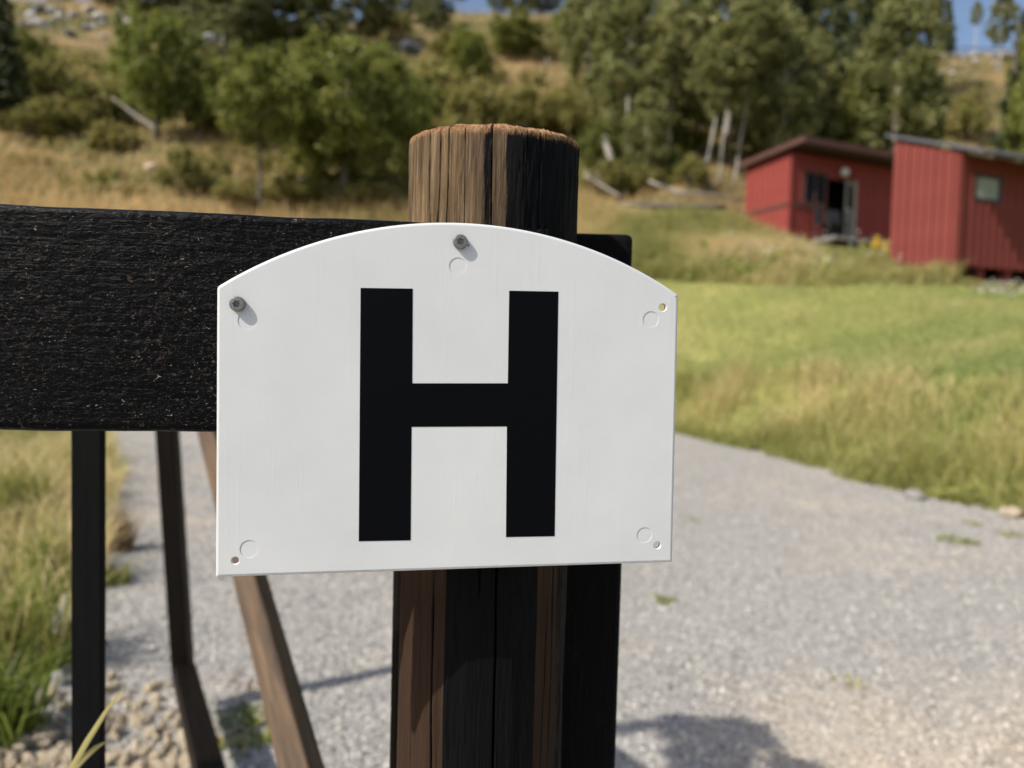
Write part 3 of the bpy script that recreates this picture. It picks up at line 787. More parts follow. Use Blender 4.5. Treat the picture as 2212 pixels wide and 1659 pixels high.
# inner rings of the top
rings = [0.97, 0.93, 0.86, 0.75, 0.6, 0.4, 0.2]
tv = []
for s in rings:
    x, y = xo[-1] * s, yo[-1] * s
    deep = crack[-1] * 0.0
    tv.append(np.c_[x + PX, y + PY, topz(x, y) + (0.0012 if s > 0.9 else 0) * vnoise(np.stack([th * 50, th * 0 + s * 9], -1), 1.0, 9)])
base = len(v) - na
v2 = np.concatenate([v] + tv + [np.array([[PX, PY, topz(np.array([0.0]), np.array([0.0]))[0]]])])
TF = []
prev = base
for kk in range(len(rings)):
    cur = len(v) + kk * na
    TF.append(np.stack([prev + np.arange(na), prev + (np.arange(na) + 1) % na, cur + (np.arange(na) + 1) % na, cur + np.arange(na)], -1)); prev = cur
fan = np.stack([prev + np.arange(na), prev + (np.arange(na) + 1) % na, np.full(na, len(v2) - 1)], -1)
extra = len(v2) - len(v)
cutv = np.concatenate([(np.clip((ZP - (rimz[None] - 0.0022 - 0.002 * rng.random(ZP.shape))) / 0.002, 0, 1)).ravel(), np.ones(extra)])
at_ = {'arc': np.concatenate([arc.ravel(), np.zeros(extra)]), 'hz': np.concatenate([ZZ.ravel(), np.full(extra, ZT)]),
       'paint': np.concatenate([paint.ravel(), np.zeros(extra)]), 'crack': np.concatenate([crack.ravel(), np.tile(crack[-1], len(rings)) * 0.6, [0]]), 'cut': cutv}
post = ob('post', mesh_np('post', v2, [np.concatenate([F] + TF), fan], M['post_wood'], True, at_)); fparent(post)
post['label'] = 'weathered round brown post with black paint remains'

# square post behind, to the right
sq_y = PY + PR + 0.002
s_r = (on_plane(1364, 520, SIGN_T + RAIL_T + 2 * PR)[0])
sqt = at(1300, 503, sq_y)[2]
bm = box_bm(s_r - 0.098, s_r, sq_y, sq_y + 0.047, 0.0, sqt, 0.0045, 3)
sq = ob('square_post', bm_mesh('square_post', bm, M['dark_post_wood'])); fparent(sq)
sq['label'] = 'black squared post behind the round post'

# second rail-side stake, apart from the fence
st_y = 0.66
a_ = at(186, 935, st_y); b_ = at(180, 1659, st_y)
stake = ob('stake', bm_mesh('stake', box_bm(-0.0146, 0.0146, 0, 0.008, 0, 1.19, 0.0015), M['stake_black']), None, (a_[0], st_y, 0))
tag(stake, 'slim black wooden stake standing upright behind the left part of the rail', 'stake')

# ------------------------------------------------------------------ open gate hanging on the round post
def gate_pt(px, py):
    k = 0.6014; d = ray(px, py)     # plane x = PX - k (y - PY)
    t = (PX + k * PY) / (d[0] + k * d[1]); return EYE + d * t
gate = empty('gate', (PX, PY, 0))
tag(gate, 'open dark timber gate with a diagonal brown brace swung away behind the fence', 'gate')
g_dir = np.array([-0.6014, 1.0, 0]); g_dir /= np.linalg.norm(g_dir)
hinge = np.array([PX, PY, 0]) + g_dir * (PR + 0.05)
bot = at(395, 1436, 2.13); gl = np.linalg.norm((bot - np.array([PX, PY, bot[2]]))[:2])
def gp(s, z): p = np.array([PX, PY, 0]) + g_dir * s; p[2] = z; return p
hb = bot[2]
stile_b = bot.copy(); stile_t = at(362, 935, 2.10); dd = (stile_t - stile_b) / (stile_t[2] - stile_b[2]); stile_t = stile_b + dd * (1.12 - stile_b[2])
beam('far_stile', stile_b - dd * 0.03, stile_t, 0.055, 0.045, M['gate_wood_dark'], gate)
beam('hinge_stile', gp(PR + 0.03, 0.10), gp(PR + 0.03, 1.10), 0.05, 0.045, M['gate_wood_dark'], gate)
beam('bottom_rail', gp(PR + 0.06, hb - 0.01), stile_b - g_dir * 0.024 - np.array([0, 0, 0.01]), 0.062, 0.045, M['gate_wood_dark'], gate, roll=0.12)
beam('top_rail', gp(PR + 0.06, 1.08), stile_t - g_dir * 0.026 - np.array([0, 0, 0.03]), 0.045, 0.055, M['gate_wood_dark'], gate)
br0, br1 = gate_pt(652, 1659), gate_pt(541, 1250)
bd = br1 - br0
off = np.array([g_dir[1], -g_dir[0], 0]) * 0.0
k0 = (PR + 0.06 - np.dot(br0[:2] - np.array([PX, PY]), g_dir[:2])) / np.dot(bd[:2], g_dir[:2])
k1 = (gl - 0.06 - np.dot(br0[:2] - np.array([PX, PY]), g_dir[:2])) / np.dot(bd[:2], g_dir[:2])
beam('brace', br0 + bd * k0, br0 + bd * k1, 0.039, 0.039, M['gate_wood'], gate, roll=0.75)

# ------------------------------------------------------------------ the letter sign
sign = empty('letter_sign', ORG - NZ * SIGN_T, YAW)
tag(sign, 'white plastic arched sign with a black letter H screwed onto the rail', 'sign')
def sl_(px, py): a, b = loc2(px, py); return (a, b)
BL, BR, TR, TL, TOP = sl_(465, 1248), sl_(1453, 1215), sl_(1466, 636), sl_(468, 619), sl_(945, 480)
def circ3(p, q, r):
    (ax, ay), (bx, by), (cx, cy) = p, q, r
    d = 2 * (ax * (by - cy) + bx * (cy - ay) + cx * (ay - by))
    ux = ((ax * ax + ay * ay) * (by - cy) + (bx * bx + by * by) * (cy - ay) + (cx * cx + cy * cy) * (ay - by)) / d
    uy = ((ax * ax + ay * ay) * (cx - bx) + (bx * bx + by * by) * (ax - cx) + (cx * cx + cy * cy) * (bx - ax)) / d
    return ux, uy, math.hypot(ax - ux, ay - uy)
ux, uy, ur = circ3(TL, TOP, TR)
a_tr = math.atan2(TR[1] - uy, TR[0] - ux); a_tl = math.atan2(TL[1] - uy, TL[0] - ux)
def fillet(p, c, q, r, n=5):
    p, c, q = map(np.array, (p, c, q)); u = (p - c) / np.linalg.norm(p - c); w = (q - c) / np.linalg.norm(q - c)
    ang = math.acos(np.dot(u, w)); t = r / math.tan(ang / 2)
    A, B = c + u * t, c + w * t; tt = np.linspace(0, 1, n)[:, None]
    return [tuple(x) for x in (1 - tt) ** 2 * A + 2 * tt * (1 - tt) * c + tt ** 2 * B]
arcp = [(ux + ur * math.cos(a), uy + ur * math.sin(a)) for a in np.linspace(a_tr, a_tl, 64)]
outline = fillet(TL, BL, BR, 0.0006) + fillet(BL, BR, TR, 0.0006) + fillet(BR, TR, arcp[2], 0.0028) + arcp[2:-2] + fillet(arcp[-3], TL, BL, 0.0028)
def cyl_obj(x, z, r, y0, y1, n=40):
    bm = bmesh.new()
    bmesh.ops.create_cone(bm, cap_ends=True, segments=n, radius1=r, radius2=r, depth=y1 - y0,
                          matrix=Matrix.Translation((x, (y0 + y1) / 2, z)) @ Matrix.Rotation(math.pi / 2, 4, 'X'))
    return bm
bm = bmesh.new()
vs = [bm.verts.new((x, SIGN_T, z)) for x, z in outline]       # back face at y = SIGN_T ... front at y = 0 (towards the camera)
fb = bm.faces.new(vs)
ret = bmesh.ops.extrude_face_region(bm, geom=[fb])
nv = [e for e in ret['geom'] if isinstance(e, bmesh.types.BMVert)]
bmesh.ops.translate(bm, verts=nv, vec=(0, -SIGN_T, 0))
bmesh.ops.recalc_face_normals(bm, faces=bm.faces[:])
ff = [e for e in bm.edges if all(abs(v.co.y) < 1e-7 for v in e.verts)]
bmesh.ops.bevel(bm, geom=ff, offset=0.0016, segments=4, affect='EDGES', profile=0.5)
plate_me = bm_mesh('plate', bm)
tmp = bpy.data.objects.new('plate_tmp', plate_me); COL.objects.link(tmp)
cut = bmesh.new()
def addcut(b2):
    me = bpy.data.meshes.new('c'); b2.to_mesh(me); b2.free(); cut.from_mesh(me); bpy.data.meshes.remove(me)
MARKS = [(989, 575, 18.5), (535, 692, 20), (1406, 690, 18), (538, 1186, 19), (1392, 1156, 17.5)]
HOLES = [(1432, 664, 7.5), (508, 1211, 7.3), (1420, 1178, 7.3)]
PXM = 0.3865 / FPX
for px_, py_, r_ in MARKS:
    a, b = sl_(px_, py_); addcut(cyl_obj(a, b, r_ * PXM, -0.01, 0.00028, 48))
def lathe_cut(x, z, prof, n=32):
    b2 = bmesh.new(); rings_ = []
    for r0, y0 in prof:
        rings_.append([b2.verts.new((x + r0 * math.cos(a), y0, z + r0 * math.sin(a))) for a in np.linspace(0, 2 * math.pi, n, endpoint=False)])
    for r0, r1 in zip(rings_, rings_[1:]):
        for q in range(n): b2.faces.new((r0[q], r0[(q + 1) % n], r1[(q + 1) % n], r1[q]))
    b2.faces.new(rings_[0]); b2.faces.new(rings_[-1]); bmesh.ops.recalc_face_normals(b2, faces=b2.faces[:]); return b2
for px_, py_, r_ in HOLES:
    a, b = sl_(px_, py_); q = r_ * PXM
    addcut(lathe_cut(a, b, [(q * 1.25, -0.002), (q * 1.25, 0.0), (q * 1.08, 0.0003), (q, 0.0006), (q, 0.01)]))
for px_, py_, r_ in [(1012, 530, 2.2), (1460, 641, 1.6)]:
    a, b = sl_(px_, py_); addcut(cyl_obj(a, b, r_ * PXM, -0.01, 0.0022, 14))
cme = bm_mesh('cutters', cut); cob = bpy.data.objects.new('cutters', cme); COL.objects.link(cob)
md = tmp.modifiers.new('b', 'BOOLEAN'); md.operation = 'DIFFERENCE'; md.object = cob; md.solver = 'EXACT'; md.use_self = False
bpy.context.view_layer.update()
dg = bpy.context.evaluated_depsgraph_get()
pm = bpy.data.meshes.new_from_object(tmp.evaluated_get(dg)); pm.name = 'plate'
bpy.data.objects.remove(tmp); bpy.data.objects.remove(cob)
pm.materials.clear(); pm.materials.append(M['white_plastic'])
pm.set_sharp_from_angle(angle=R(28))
pm.polygons.foreach_set('use_smooth', np.array([abs(p.normal.y) < 0.999 for p in pm.polygons]))
_flat = {e for p in pm.polygons if abs(p.normal.y) >= 0.999 for e in p.edge_keys}
for e in pm.edges:
    if tuple(sorted(e.vertices)) in _flat: e.use_edge_sharp = True
SROT = None
plate = ob('plate', pm, sign)
# sign local frame: y=0 is SIGN_T behind ORG ... shift parts so the front face (y=0) lies at ORG
plate.location = (0, -SIGN_T, 0)

def poly_prism(name, pts, y0, y1, m, parent, bevel=0):
    bm = bmesh.new(); vs = [bm.verts.new((x, y1, z)) for x, z in pts]; f = bm.faces.new(vs)
    r = bmesh.ops.extrude_face_region(bm, geom=[f]); bmesh.ops.translate(bm, verts=[e for e in r['geom'] if isinstance(e, bmesh.types.BMVert)], vec=(0, y0 - y1, 0))
    bmesh.ops.recalc_face_normals(bm, faces=bm.faces[:])
    return ob(name, bm_mesh(name, bm, m), parent)
Hp = [sl_(*p) for p in [(779, 622), (891.5, 623.5), (890.5, 828), (1097, 828), (1100, 628), (1206, 630), (1198, 1158), (1093, 1160), (1095, 921), (889, 922), (887, 1167), (775, 1169)]]
hl = poly_prism('letter', Hp, -SIGN_T - 0.00016, -SIGN_T + 0.0002, M['black_vinyl'], sign)
hl['label'] = 'black capital letter H'

# torx pan head screws
def screw_mesh(r=0.0039, t=0.0030):
    A = Acc(); n = 72; a = np.linspace(0, 2 * np.pi, n, endpoint=False)
    star = r * (0.44 + 0.085 * np.cos(6 * a))
    prof = [(r, 0.0), (r, t * 0.62), (r * 0.97, t * 0.84), (r * 0.88, t * 0.97), (r * 0.74, t)]
    rings_ = [np.c_[rr * np.cos(a), np.full(n, -h), rr * np.sin(a)] for rr, h in prof]
    rings_.append(np.c_[star * np.cos(a), np.full(n, -t), star * np.sin(a)])
    rings_.append(np.c_[star * 0.93 * np.cos(a), np.full(n, -t + 0.0017), star * 0.93 * np.sin(a)])
    rings_.append(np.c_[star * 0.25 * np.cos(a), np.full(n, -t + 0.0021), star * 0.25 * np.sin(a)])
    v = np.concatenate(rings_); k = len(rings_); i = np.arange(k - 1)[:, None] * n; j = np.arange(n)[None]; j2 = (j + 1) % n
    f = np.stack([i + j, i + j2, i + n + j2, i + n + j], -1).reshape(-1, 4)
    c = len(v); v = np.concatenate([v, [[0, -t + 0.0021, 0]]])
    fan = np.stack([(k - 1) * n + np.arange(n), (k - 1) * n + (np.arange(n) + 1) % n, np.full(n, c)], -1)
    me = mesh_np('screw', v, [f, fan], M['screw_steel'], True); me.set_sharp_from_angle(angle=R(35)); return me
scm = screw_mesh()
for px_, py_, rr, lb in [(1002, 530, 0.4, 'grey star drive screw at the top of the sign'), (522, 664, 1.1, 'grey star drive screw in the upper left of the sign')]:
    a, b = sl_(px_ - 8, py_ - 7)
    s = ob('screw', scm, sign, (a, -SIGN_T + 0.0001, b), (0.02, rr, 0.03)); s['label'] = lb

# ------------------------------------------------------------------ sheds
def plank_mesh(w, h, t, m):
    return bm_mesh('plank', box_bm(0.004, w - 0.004, -t, 0, 0, h, 0.004, 1), m)

def cladding(wall, origin, axis_rot, length, z0, ztop, pw, t, m, holes=(), seed=0):
    """vertical planks along local +x of the wall; ztop is a function of x; holes are (x0,x1,z0,z1)"""
    r_ = np.random.default_rng(seed); cache = {}
    nP = int(round(length / pw)); w = length / nP
    for k in range(nP):
        xa, xb = k * w, (k + 1) * w; xm = (xa + xb) / 2
        spans = [(z0, ztop(xm))]
        for hx0, hx1, hz0, hz1 in holes:
            if xm > hx0 and xm < hx1:
                ns = []
                for s0, s1 in spans:
                    if hz0 > s0: ns.append((s0, min(s1, hz0)))
                    if hz1 < s1: ns.append((max(s0, hz1), s1))
                spans = ns
        for s0, s1 in spans:
            if s1 - s0 < 0.03: continue
            hgt = round(s1 - s0, 3)
            if hgt not in cache: cache[hgt] = plank_mesh(w, hgt, t, m)
            o = bpy.data.objects.new('plank', cache[hgt]); COL.objects.link(o); o.parent = wall
            out = 0.018 if k % 2 else 0.0
            o.location = (xa, -out - 0.002 + r_.normal(0, 0.0015), s0)

def part_box(name, parent, x0, x1, y0, y1, z0, z1, m, bevel=0.0):
    return ob(name, bm_mesh(name, box_bm(x0, x1, y0, y1, z0, z1, bevel), M[m]), parent)

def prism_yz(name, parent, prof, x0, x1, m):
    """extrude a profile in the y-z plane along x"""
    bm = bmesh.new(); vs = [bm.verts.new((x0, y, z)) for y, z in prof]; f = bm.faces.new(vs)
    r = bmesh.ops.extrude_face_region(bm, geom=[f]); bmesh.ops.translate(bm, verts=[e for e in r['geom'] if isinstance(e, bmesh.types.BMVert)], vec=(x1 - x0, 0, 0))
    bmesh.ops.recalc_face_normals(bm, faces=bm.faces[:])
    return ob(name, bm_mesh(name, bm, M[m]), parent)

# -- near shed on piers: local x along the front (to the right), y to the back
Y2 = R(19)
c2 = at(2060, 600, 14.5)
sh2 = empty('garden_shed', (c2[0], c2[1], c2[2]), Y2)
tag(sh2, 'small red plank shed on piers with a grey roof and a pale shutter', 'shed')
L2, W2 = 1.6, 3.3
hf = 2.56; hk = 3.2                     # wall height at the front and at the back
z_floor = 0.27
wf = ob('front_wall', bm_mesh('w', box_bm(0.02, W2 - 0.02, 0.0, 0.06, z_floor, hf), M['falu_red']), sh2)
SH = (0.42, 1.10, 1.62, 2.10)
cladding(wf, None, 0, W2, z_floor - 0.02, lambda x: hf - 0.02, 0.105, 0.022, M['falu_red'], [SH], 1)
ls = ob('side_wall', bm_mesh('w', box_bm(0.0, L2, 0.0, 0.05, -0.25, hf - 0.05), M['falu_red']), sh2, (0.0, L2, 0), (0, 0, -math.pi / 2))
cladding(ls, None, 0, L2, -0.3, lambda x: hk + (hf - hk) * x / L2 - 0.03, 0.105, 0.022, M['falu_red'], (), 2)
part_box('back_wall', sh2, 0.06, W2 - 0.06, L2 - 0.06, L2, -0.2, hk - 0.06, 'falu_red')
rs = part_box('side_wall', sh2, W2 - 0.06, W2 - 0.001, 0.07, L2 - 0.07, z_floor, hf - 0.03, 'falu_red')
part_box('corner_board', sh2, -0.045, 0.075, -0.066, -0.042, -0.2, hf - 0.03, 'falu_red', 0.004)
sl2 = (hk - hf) / L2
def roof_prof(y0, y1, t, base): return [(y0, base + sl2 * y0), (y1, base + sl2 * y1), (y1, base + sl2 * y1 + t), (y0, base + sl2 * y0 + t)]
rf = prism_yz('roof', sh2, roof_prof(-0.62, L2 + 0.18, 0.05, hf + 0.03), -0.12, W2 + 0.3, 'roof_grey')
for k in range(9):     # roof sheets with raised seams
    prism_yz('roof_seam', rf, roof_prof(-0.622, L2 + 0.182, 0.022, hf + 0.083), -0.11 + k * 0.43, -0.075 + k * 0.43, 'roof_grey')
for k in range(5):
    prism_yz('rafter', sh2, roof_prof(-0.59, 0.3, 0.08, hf - 0.055), 0.1 + k * 0.75, 0.15 + k * 0.75, 'frame_pale')
shp = part_box('shutter', sh2, SH[0] + 0.03, SH[1] - 0.03, -0.036, -0.006, SH[2] + 0.03, SH[3] - 0.03, 'vent_panel', 0.01)
for b in [(SH[0] - 0.05, SH[1] + 0.05, SH[3] - 0.028, SH[3] + 0.03), (SH[0] - 0.05, SH[1] + 0.05, SH[2] - 0.03, SH[2] + 0.028),
          (SH[0] - 0.05, SH[0] + 0.027, SH[2] + 0.03, SH[3] - 0.03), (SH[1] - 0.027, SH[1] + 0.05, SH[2] + 0.03, SH[3] - 0.03)]:
    part_box('shutter_frame', sh2, b[0], b[1], -0.05, -0.0015, b[2], b[3], 'dark_plastic')
for k in range(4):
    part_box('pier', sh2, 0.72 + k * 0.8, 0.9 + k * 0.8, 0.05, 0.25, -0.9, z_floor - 0.002, 'falu_red')

# -- far shed with a deep roof, open door, window, globe lamp
Y1 = R(22)
c1 = at(1702, 510, 22.0)
sh1 = empty('cabin', (c1[0], c1[1], c1[2]), Y1)
tag(sh1, 'low red cabin with a dark overhanging roof and an open doorway', 'cabin')
L1, W1, h1w = 2.0, 4.8, 2.58
DOOR = (1.50, 2.58, 0.0, 1.92); WIN = (0.55, 1.38, 1.12, 1.98)
wf1 = empty('front_wall'); wf1.parent = sh1
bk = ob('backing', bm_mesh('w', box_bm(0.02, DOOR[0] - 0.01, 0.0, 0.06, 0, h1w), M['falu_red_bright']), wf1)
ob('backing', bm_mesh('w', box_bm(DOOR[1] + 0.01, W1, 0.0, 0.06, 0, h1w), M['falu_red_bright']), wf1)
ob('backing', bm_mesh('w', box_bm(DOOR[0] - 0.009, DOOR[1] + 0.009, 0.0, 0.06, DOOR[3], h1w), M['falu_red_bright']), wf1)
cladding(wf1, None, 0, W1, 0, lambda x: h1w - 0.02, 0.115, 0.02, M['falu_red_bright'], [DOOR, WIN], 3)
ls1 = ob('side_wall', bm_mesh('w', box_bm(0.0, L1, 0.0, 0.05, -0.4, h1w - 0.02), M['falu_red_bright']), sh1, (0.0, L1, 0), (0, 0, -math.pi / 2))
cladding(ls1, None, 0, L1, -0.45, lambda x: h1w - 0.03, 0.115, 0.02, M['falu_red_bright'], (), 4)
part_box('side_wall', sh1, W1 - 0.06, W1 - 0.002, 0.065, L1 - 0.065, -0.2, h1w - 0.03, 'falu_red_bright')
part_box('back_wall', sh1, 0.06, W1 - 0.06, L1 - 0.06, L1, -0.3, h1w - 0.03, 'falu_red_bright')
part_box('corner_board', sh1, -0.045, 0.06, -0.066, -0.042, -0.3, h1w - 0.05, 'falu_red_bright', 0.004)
part_box('band', sh1, 0.065, DOOR[0] - 0.03, -0.062, -0.041, 0.93, 1.03, 'fascia_brown')
part_box('band', ls1, 0.02, L1 - 0.02, -0.064, -0.041, 0.93, 1.03, 'fascia_brown')
def roof1(y0, y1, t, base, s=-0.05): return [(y0, base + s * y0), (y1, base + s * y1), (y1, base + s * y1 + t), (y0, base + s * y0 + t)]
r1 = prism_yz('roof', sh1, roof1(-0.75, L1 + 0.2, 0.08, h1w + 0.10), -0.22, W1 + 0.4, 'roof_felt')
part_box('fascia', r1, -0.24, W1 + 0.42, -0.775, -0.751, h1w + 0.03, h1w + 0.22, 'fascia_brown')
prism_yz('barge_board', r1, roof1(-0.75, L1 + 0.19, 0.16, h1w + 0.04), -0.246, -0.221, 'fascia_brown')
part_box('floor', sh1, 0.06, W1 - 0.07, 0.07, L1 - 0.07, -0.1, -0.004, 'dark_plastic')
part_box('shade_panel', sh1, 0.08, W1 - 0.08, 1.0, 1.05, 0.0, h1w - 0.1, 'inside_shade')  # near-black panel, the shade inside the doorway put into its colour
d1 = part_box('door', sh1, 0, 0.60, -0.025, 0.025, 0.03, 1.88, 'door_grey', 0.005)
d1.location = (DOOR[1] - 0.02, -0.03, 0.0); d1.rotation_euler = (0, 0, R(180 + 22))
part_box('pane', d1, 0.1, 0.5, 0.026, 0.032, 1.0, 1.75, 'window_glass'); part_box('handle', d1, 0.52, 0.56, 0.028, 0.08, 0.95, 1.0, 'lamp_white')
for b in [(DOOR[1], DOOR[1] + 0.09, 0.0, DOOR[3] + 0.05)]:
    part_box('door_frame', sh1, b[0], b[1], -0.07, -0.0405, b[2], b[3], 'frame_pale')
part_box('window', sh1, WIN[0], WIN[1], -0.03, -0.004, WIN[2], WIN[3], 'window_glass')
for b in [(WIN[0] - 0.04, WIN[1] + 0.04, WIN[3], WIN[3] + 0.06), (WIN[0] - 0.04, WIN[1] + 0.04, WIN[2] - 0.06, WIN[2]), (WIN[0] - 0.05, WIN[0] + 0.02, WIN[2], WIN[3]), (WIN[1] - 0.02, WIN[1] + 0.05, WIN[2], WIN[3]),
          ((WIN[0] + WIN[1]) / 2 - 0.02, (WIN[0] + WIN[1]) / 2 + 0.02, WIN[2], WIN[3])]:
    part_box('window_frame', sh1, b[0], b[1], -0.062, -0.031, b[2], b[3], 'fascia_brown')
# deck step
part_box('doorstep', sh1, 0.9, 3.2, -0.95, -0.07, -0.14, -0.03, 'concrete', 0.01)
# globe lamp on the cabin front
bm = bmesh.new(); bmesh.ops.create_uvsphere(bm, u_segments=20, v_segments=12, radius=0.135)
lp = empty('wall_lamp', Vector(c1) + Matrix.Rotation(Y1, 3, 'Z') @ Vector((2.0, -0.17, 2.14)), Y1)
tag(lp, 'white globe lamp on the wall above the cabin doorway', 'lamp')
ob('globe', bm_mesh('globe', bm, M['lamp_white'], True), lp)
part_box('bracket', lp, -0.05, 0.05, 0.10, 0.135, -0.06, 0.06, 'dark_plastic'); 

def chair(label, lx, ly, rz):
    b = Vector(c1) + Matrix.Rotation(Y1, 3, 'Z') @ Vector((lx, ly, -0.03))
    t = empty('garden_chair', b, Y1 + rz); tag(t, label, 'chair', 'garden chairs on the cabin doorstep')
    part_box('seat', t, -0.22, 0.22, -0.22, 0.22, 0.42, 0.46, 'dark_plastic', 0.01)
    for sx in (-1, 1):
        for sy in (-1, 1): part_box('leg', t, sx * 0.2 - 0.02, sx * 0.2 + 0.02, sy * 0.2 - 0.02, sy * 0.2 + 0.02, 0, 0.419, 'dark_plastic')
        part_box('armrest', t, sx * 0.24 - 0.025, sx * 0.24 + 0.025, -0.2, 0.2, 0.64, 0.67, 'dark_plastic')
    bk_ = part_box('backrest', t, -0.2, 0.2, 0.2, 0.235, 0.47, 0.92, 'dark_plastic', 0.015); bk_.rotation_euler = (R(-4), 0, 0)
chair('dark garden chair left of its twin on the cabin doorstep', 0.96, -0.55, 0.3)
chair('dark garden chair next to the cabin doorway', 1.40, -0.60, -0.25)

# ------------------------------------------------------------------ trees
def leaf_cloud(cent, rad, per, size, flat=0.7, seed=0, droop=0.0, asp=1.0):
    r_ = np.random.default_rng(seed); K = len(cent); n = K * per
    c = np.repeat(cent, per, 0); rr = np.repeat(rad, per)
    d = r_.normal(0, 1, (n, 3)); d /= np.linalg.norm(d, axis=1)[:, None]
    q = np.minimum(np.abs(r_.normal(0, 0.62, n)), 1.7)
    p = c + d * (rr * q)[:, None] * np.array([1, 1, flat])
    if droop: p[:, 2] -= droop * rr * r_.random(n) ** 2
    p[:, :2] *= asp
    nrm = d + r_.normal(0, 0.9, (n, 3)) + np.array([0, 0, 0.5]); nrm /= np.linalg.norm(nrm, axis=1)[:, None]
    u = np.cross(nrm, r_.normal(0, 1, (n, 3))); u /= np.linalg.norm(u, axis=1)[:, None]; w = np.cross(nrm, u)
    s = size * (0.55 + 0.9 * r_.random(n))
    v = np.stack([p - u * s[:, None], p + w * s[:, None] * 0.6, p + u * s[:, None], p - w * s[:, None] * 0.6], 1)
    tint = np.repeat(np.clip(np.repeat(r_.random(K), per) * 0.5 + 0.5 * r_.random(n), 0, 1), 4)
    return v.reshape(-1, 3), np.arange(n * 4).reshape(-1, 4), tint

def crown_mesh(name, kind, seed, m):
    """crown in a unit box: height 1, radius about 1 (scaled per tree)"""
    r_ = np.random.default_rng(seed)
    if kind == 'round':
        K = 150; d = r_.normal(0, 1, (K, 3)); d /= np.linalg.norm(d, axis=1)[:, None]
        q = 0.25 + 0.68 * r_.random(K) ** 0.5
        c = d * q[:, None]; c[:, 2] = 0.5 + c[:, 2] * 0.48
        lump = 1 + 0.25 * np.sin(3 * np.arctan2(c[:, 1], c[:, 0]) + seed) ; c[:, :2] *= lump[:, None]
        return leaf_cloud(c, 0.09 + 0.12 * r_.random(K), 165, 0.015, 0.5, seed, 0, 0.42)
    if kind == 'birch':
        K = 150; z = r_.random(K) ** 0.9; prof = np.sin(np.pi * np.clip(z * 0.86 + 0.13, 0, 1)) ** 0.8
        a = r_.random(K) * 2 * np.pi; q = prof * (0.25 + 0.7 * r_.random(K) ** 0.6)
        c = np.stack([q * np.cos(a), q * np.sin(a), z * 0.93 + 0.04], -1)
        return leaf_cloud(c, 0.10 + 0.15 * r_.random(K), 130, 0.0112, 0.26, seed, 0.3, 0.22)
    if kind == 'shrub':
        K = 46; a = r_.random(K) * 2 * np.pi; q = r_.random(K) ** 0.6; z = r_.random(K) * np.sqrt(np.clip(1 - q * q, 0, 1))
        c = np.stack([q * np.cos(a), q * np.sin(a), 0.08 + 0.82 * z], -1)
        return leaf_cloud(c, 0.16 + 0.16 * r_.random(K), 190, 0.036, 0.8, seed, 0, 0.66)
    if kind == 'spruce':
        V = []; T = []
        n = 0
        for zl in np.linspace(0.03, 0.97, 30):
            rad_ = (1 - zl) ** 0.85 * (0.85 + 0.3 * r_.random()); nb = int(7 + 9 * rad_)
            for k in range(nb):
                a = r_.random() * 2 * np.pi; L = rad_ * (0.7 + 0.4 * r_.random()); ns = int(10 + 34 * L)
                t = r_.random(ns) ** 0.7; p = np.stack([np.cos(a) * L * t, np.sin(a) * L * t, zl - 0.06 * t * L + 0.02 * t * t], -1) + r_.normal(0, 0.012 + 0.02 * L, (ns, 3)) * np.array([1.6, 1.6, 0.5])
                u = np.stack([np.cos(a + r_.normal(0, 0.6, ns)), np.sin(a + r_.normal(0, 0.6, ns)), -0.25 + r_.normal(0, 0.1, ns)], -1)
                w = np.cross(u, r_.normal(0, 0.4, (ns, 3)) + np.array([0, 0, 1.0])); w /= np.linalg.norm(w, axis=1)[:, None]
                s = 0.05 * (0.6 + 0.8 * r_.random(ns))[:, None]
                u = u * np.array([1, 1, 0.25])
                V.append(np.stack([p - u * s, p + w * s * 0.45, p + u * s, p - w * s * 0.45], 1).reshape(-1, 3)); T.append(np.repeat(r_.random(ns), 4)); n += ns
        v = np.concatenate(V); return v, np.arange(n * 4).reshape(-1, 4), np.concatenate(T)

def trunk_mesh(name, kind, seed, m):
    """trunk and limbs for a unit crown: height 1, trunk from 0"""
    r_ = np.random.default_rng(seed + 500); A = Acc()
    k = 9; z = np.linspace(0, 0.95, k); sway = np.cumsum(r_.normal(0, 0.004 if kind == 'birch' else 0.010, (k, 2)), 0); sway -= sway[0]
    if kind == 'shrub':
        for s in range(6):
            a = r_.random() * 2 * np.pi; t = np.linspace(0, 1, 5)[:, None]
            A.tube(np.c_[np.cos(a) * 0.6 * t, np.sin(a) * 0.6 * t, 0.75 * t ** 0.8], 0.03 * (1 - 0.8 * t[:, 0]), 6)
        return A.mesh(name, m)
    P = np.c_[sway, z]; rad_ = 0.019 * (1 - z) ** 0.9 + 0.002
    A.tube(P, rad_, 10)
    nb = 16 if kind != 'spruce' else 8
    for b in range(nb):
        zi = (0.5 if kind == 'birch' else 0.25) + (0.42 if kind == 'birch' else 0.65) * r_.random(); a = r_.random() * 2 * np.pi; L = (0.10 if kind == 'birch' else 0.16) * (1.15 - zi) * 2.2
        i0 = np.array([np.interp(zi, z, P[:, 0]), np.interp(zi, z, P[:, 1]), zi]); t = np.linspace(0, 1, 5)[:, None]
        rise = 0.75 if kind != 'spruce' else -0.1
        A.tube(i0 + np.c_[np.cos(a) * L * t, np.sin(a) * L * t, rise * L * t - 0.2 * L * t * t], np.interp(zi, z, rad_) * 0.5 * (1 - 0.8 * t[:, 0]), 6)
    return A.mesh(name, m)

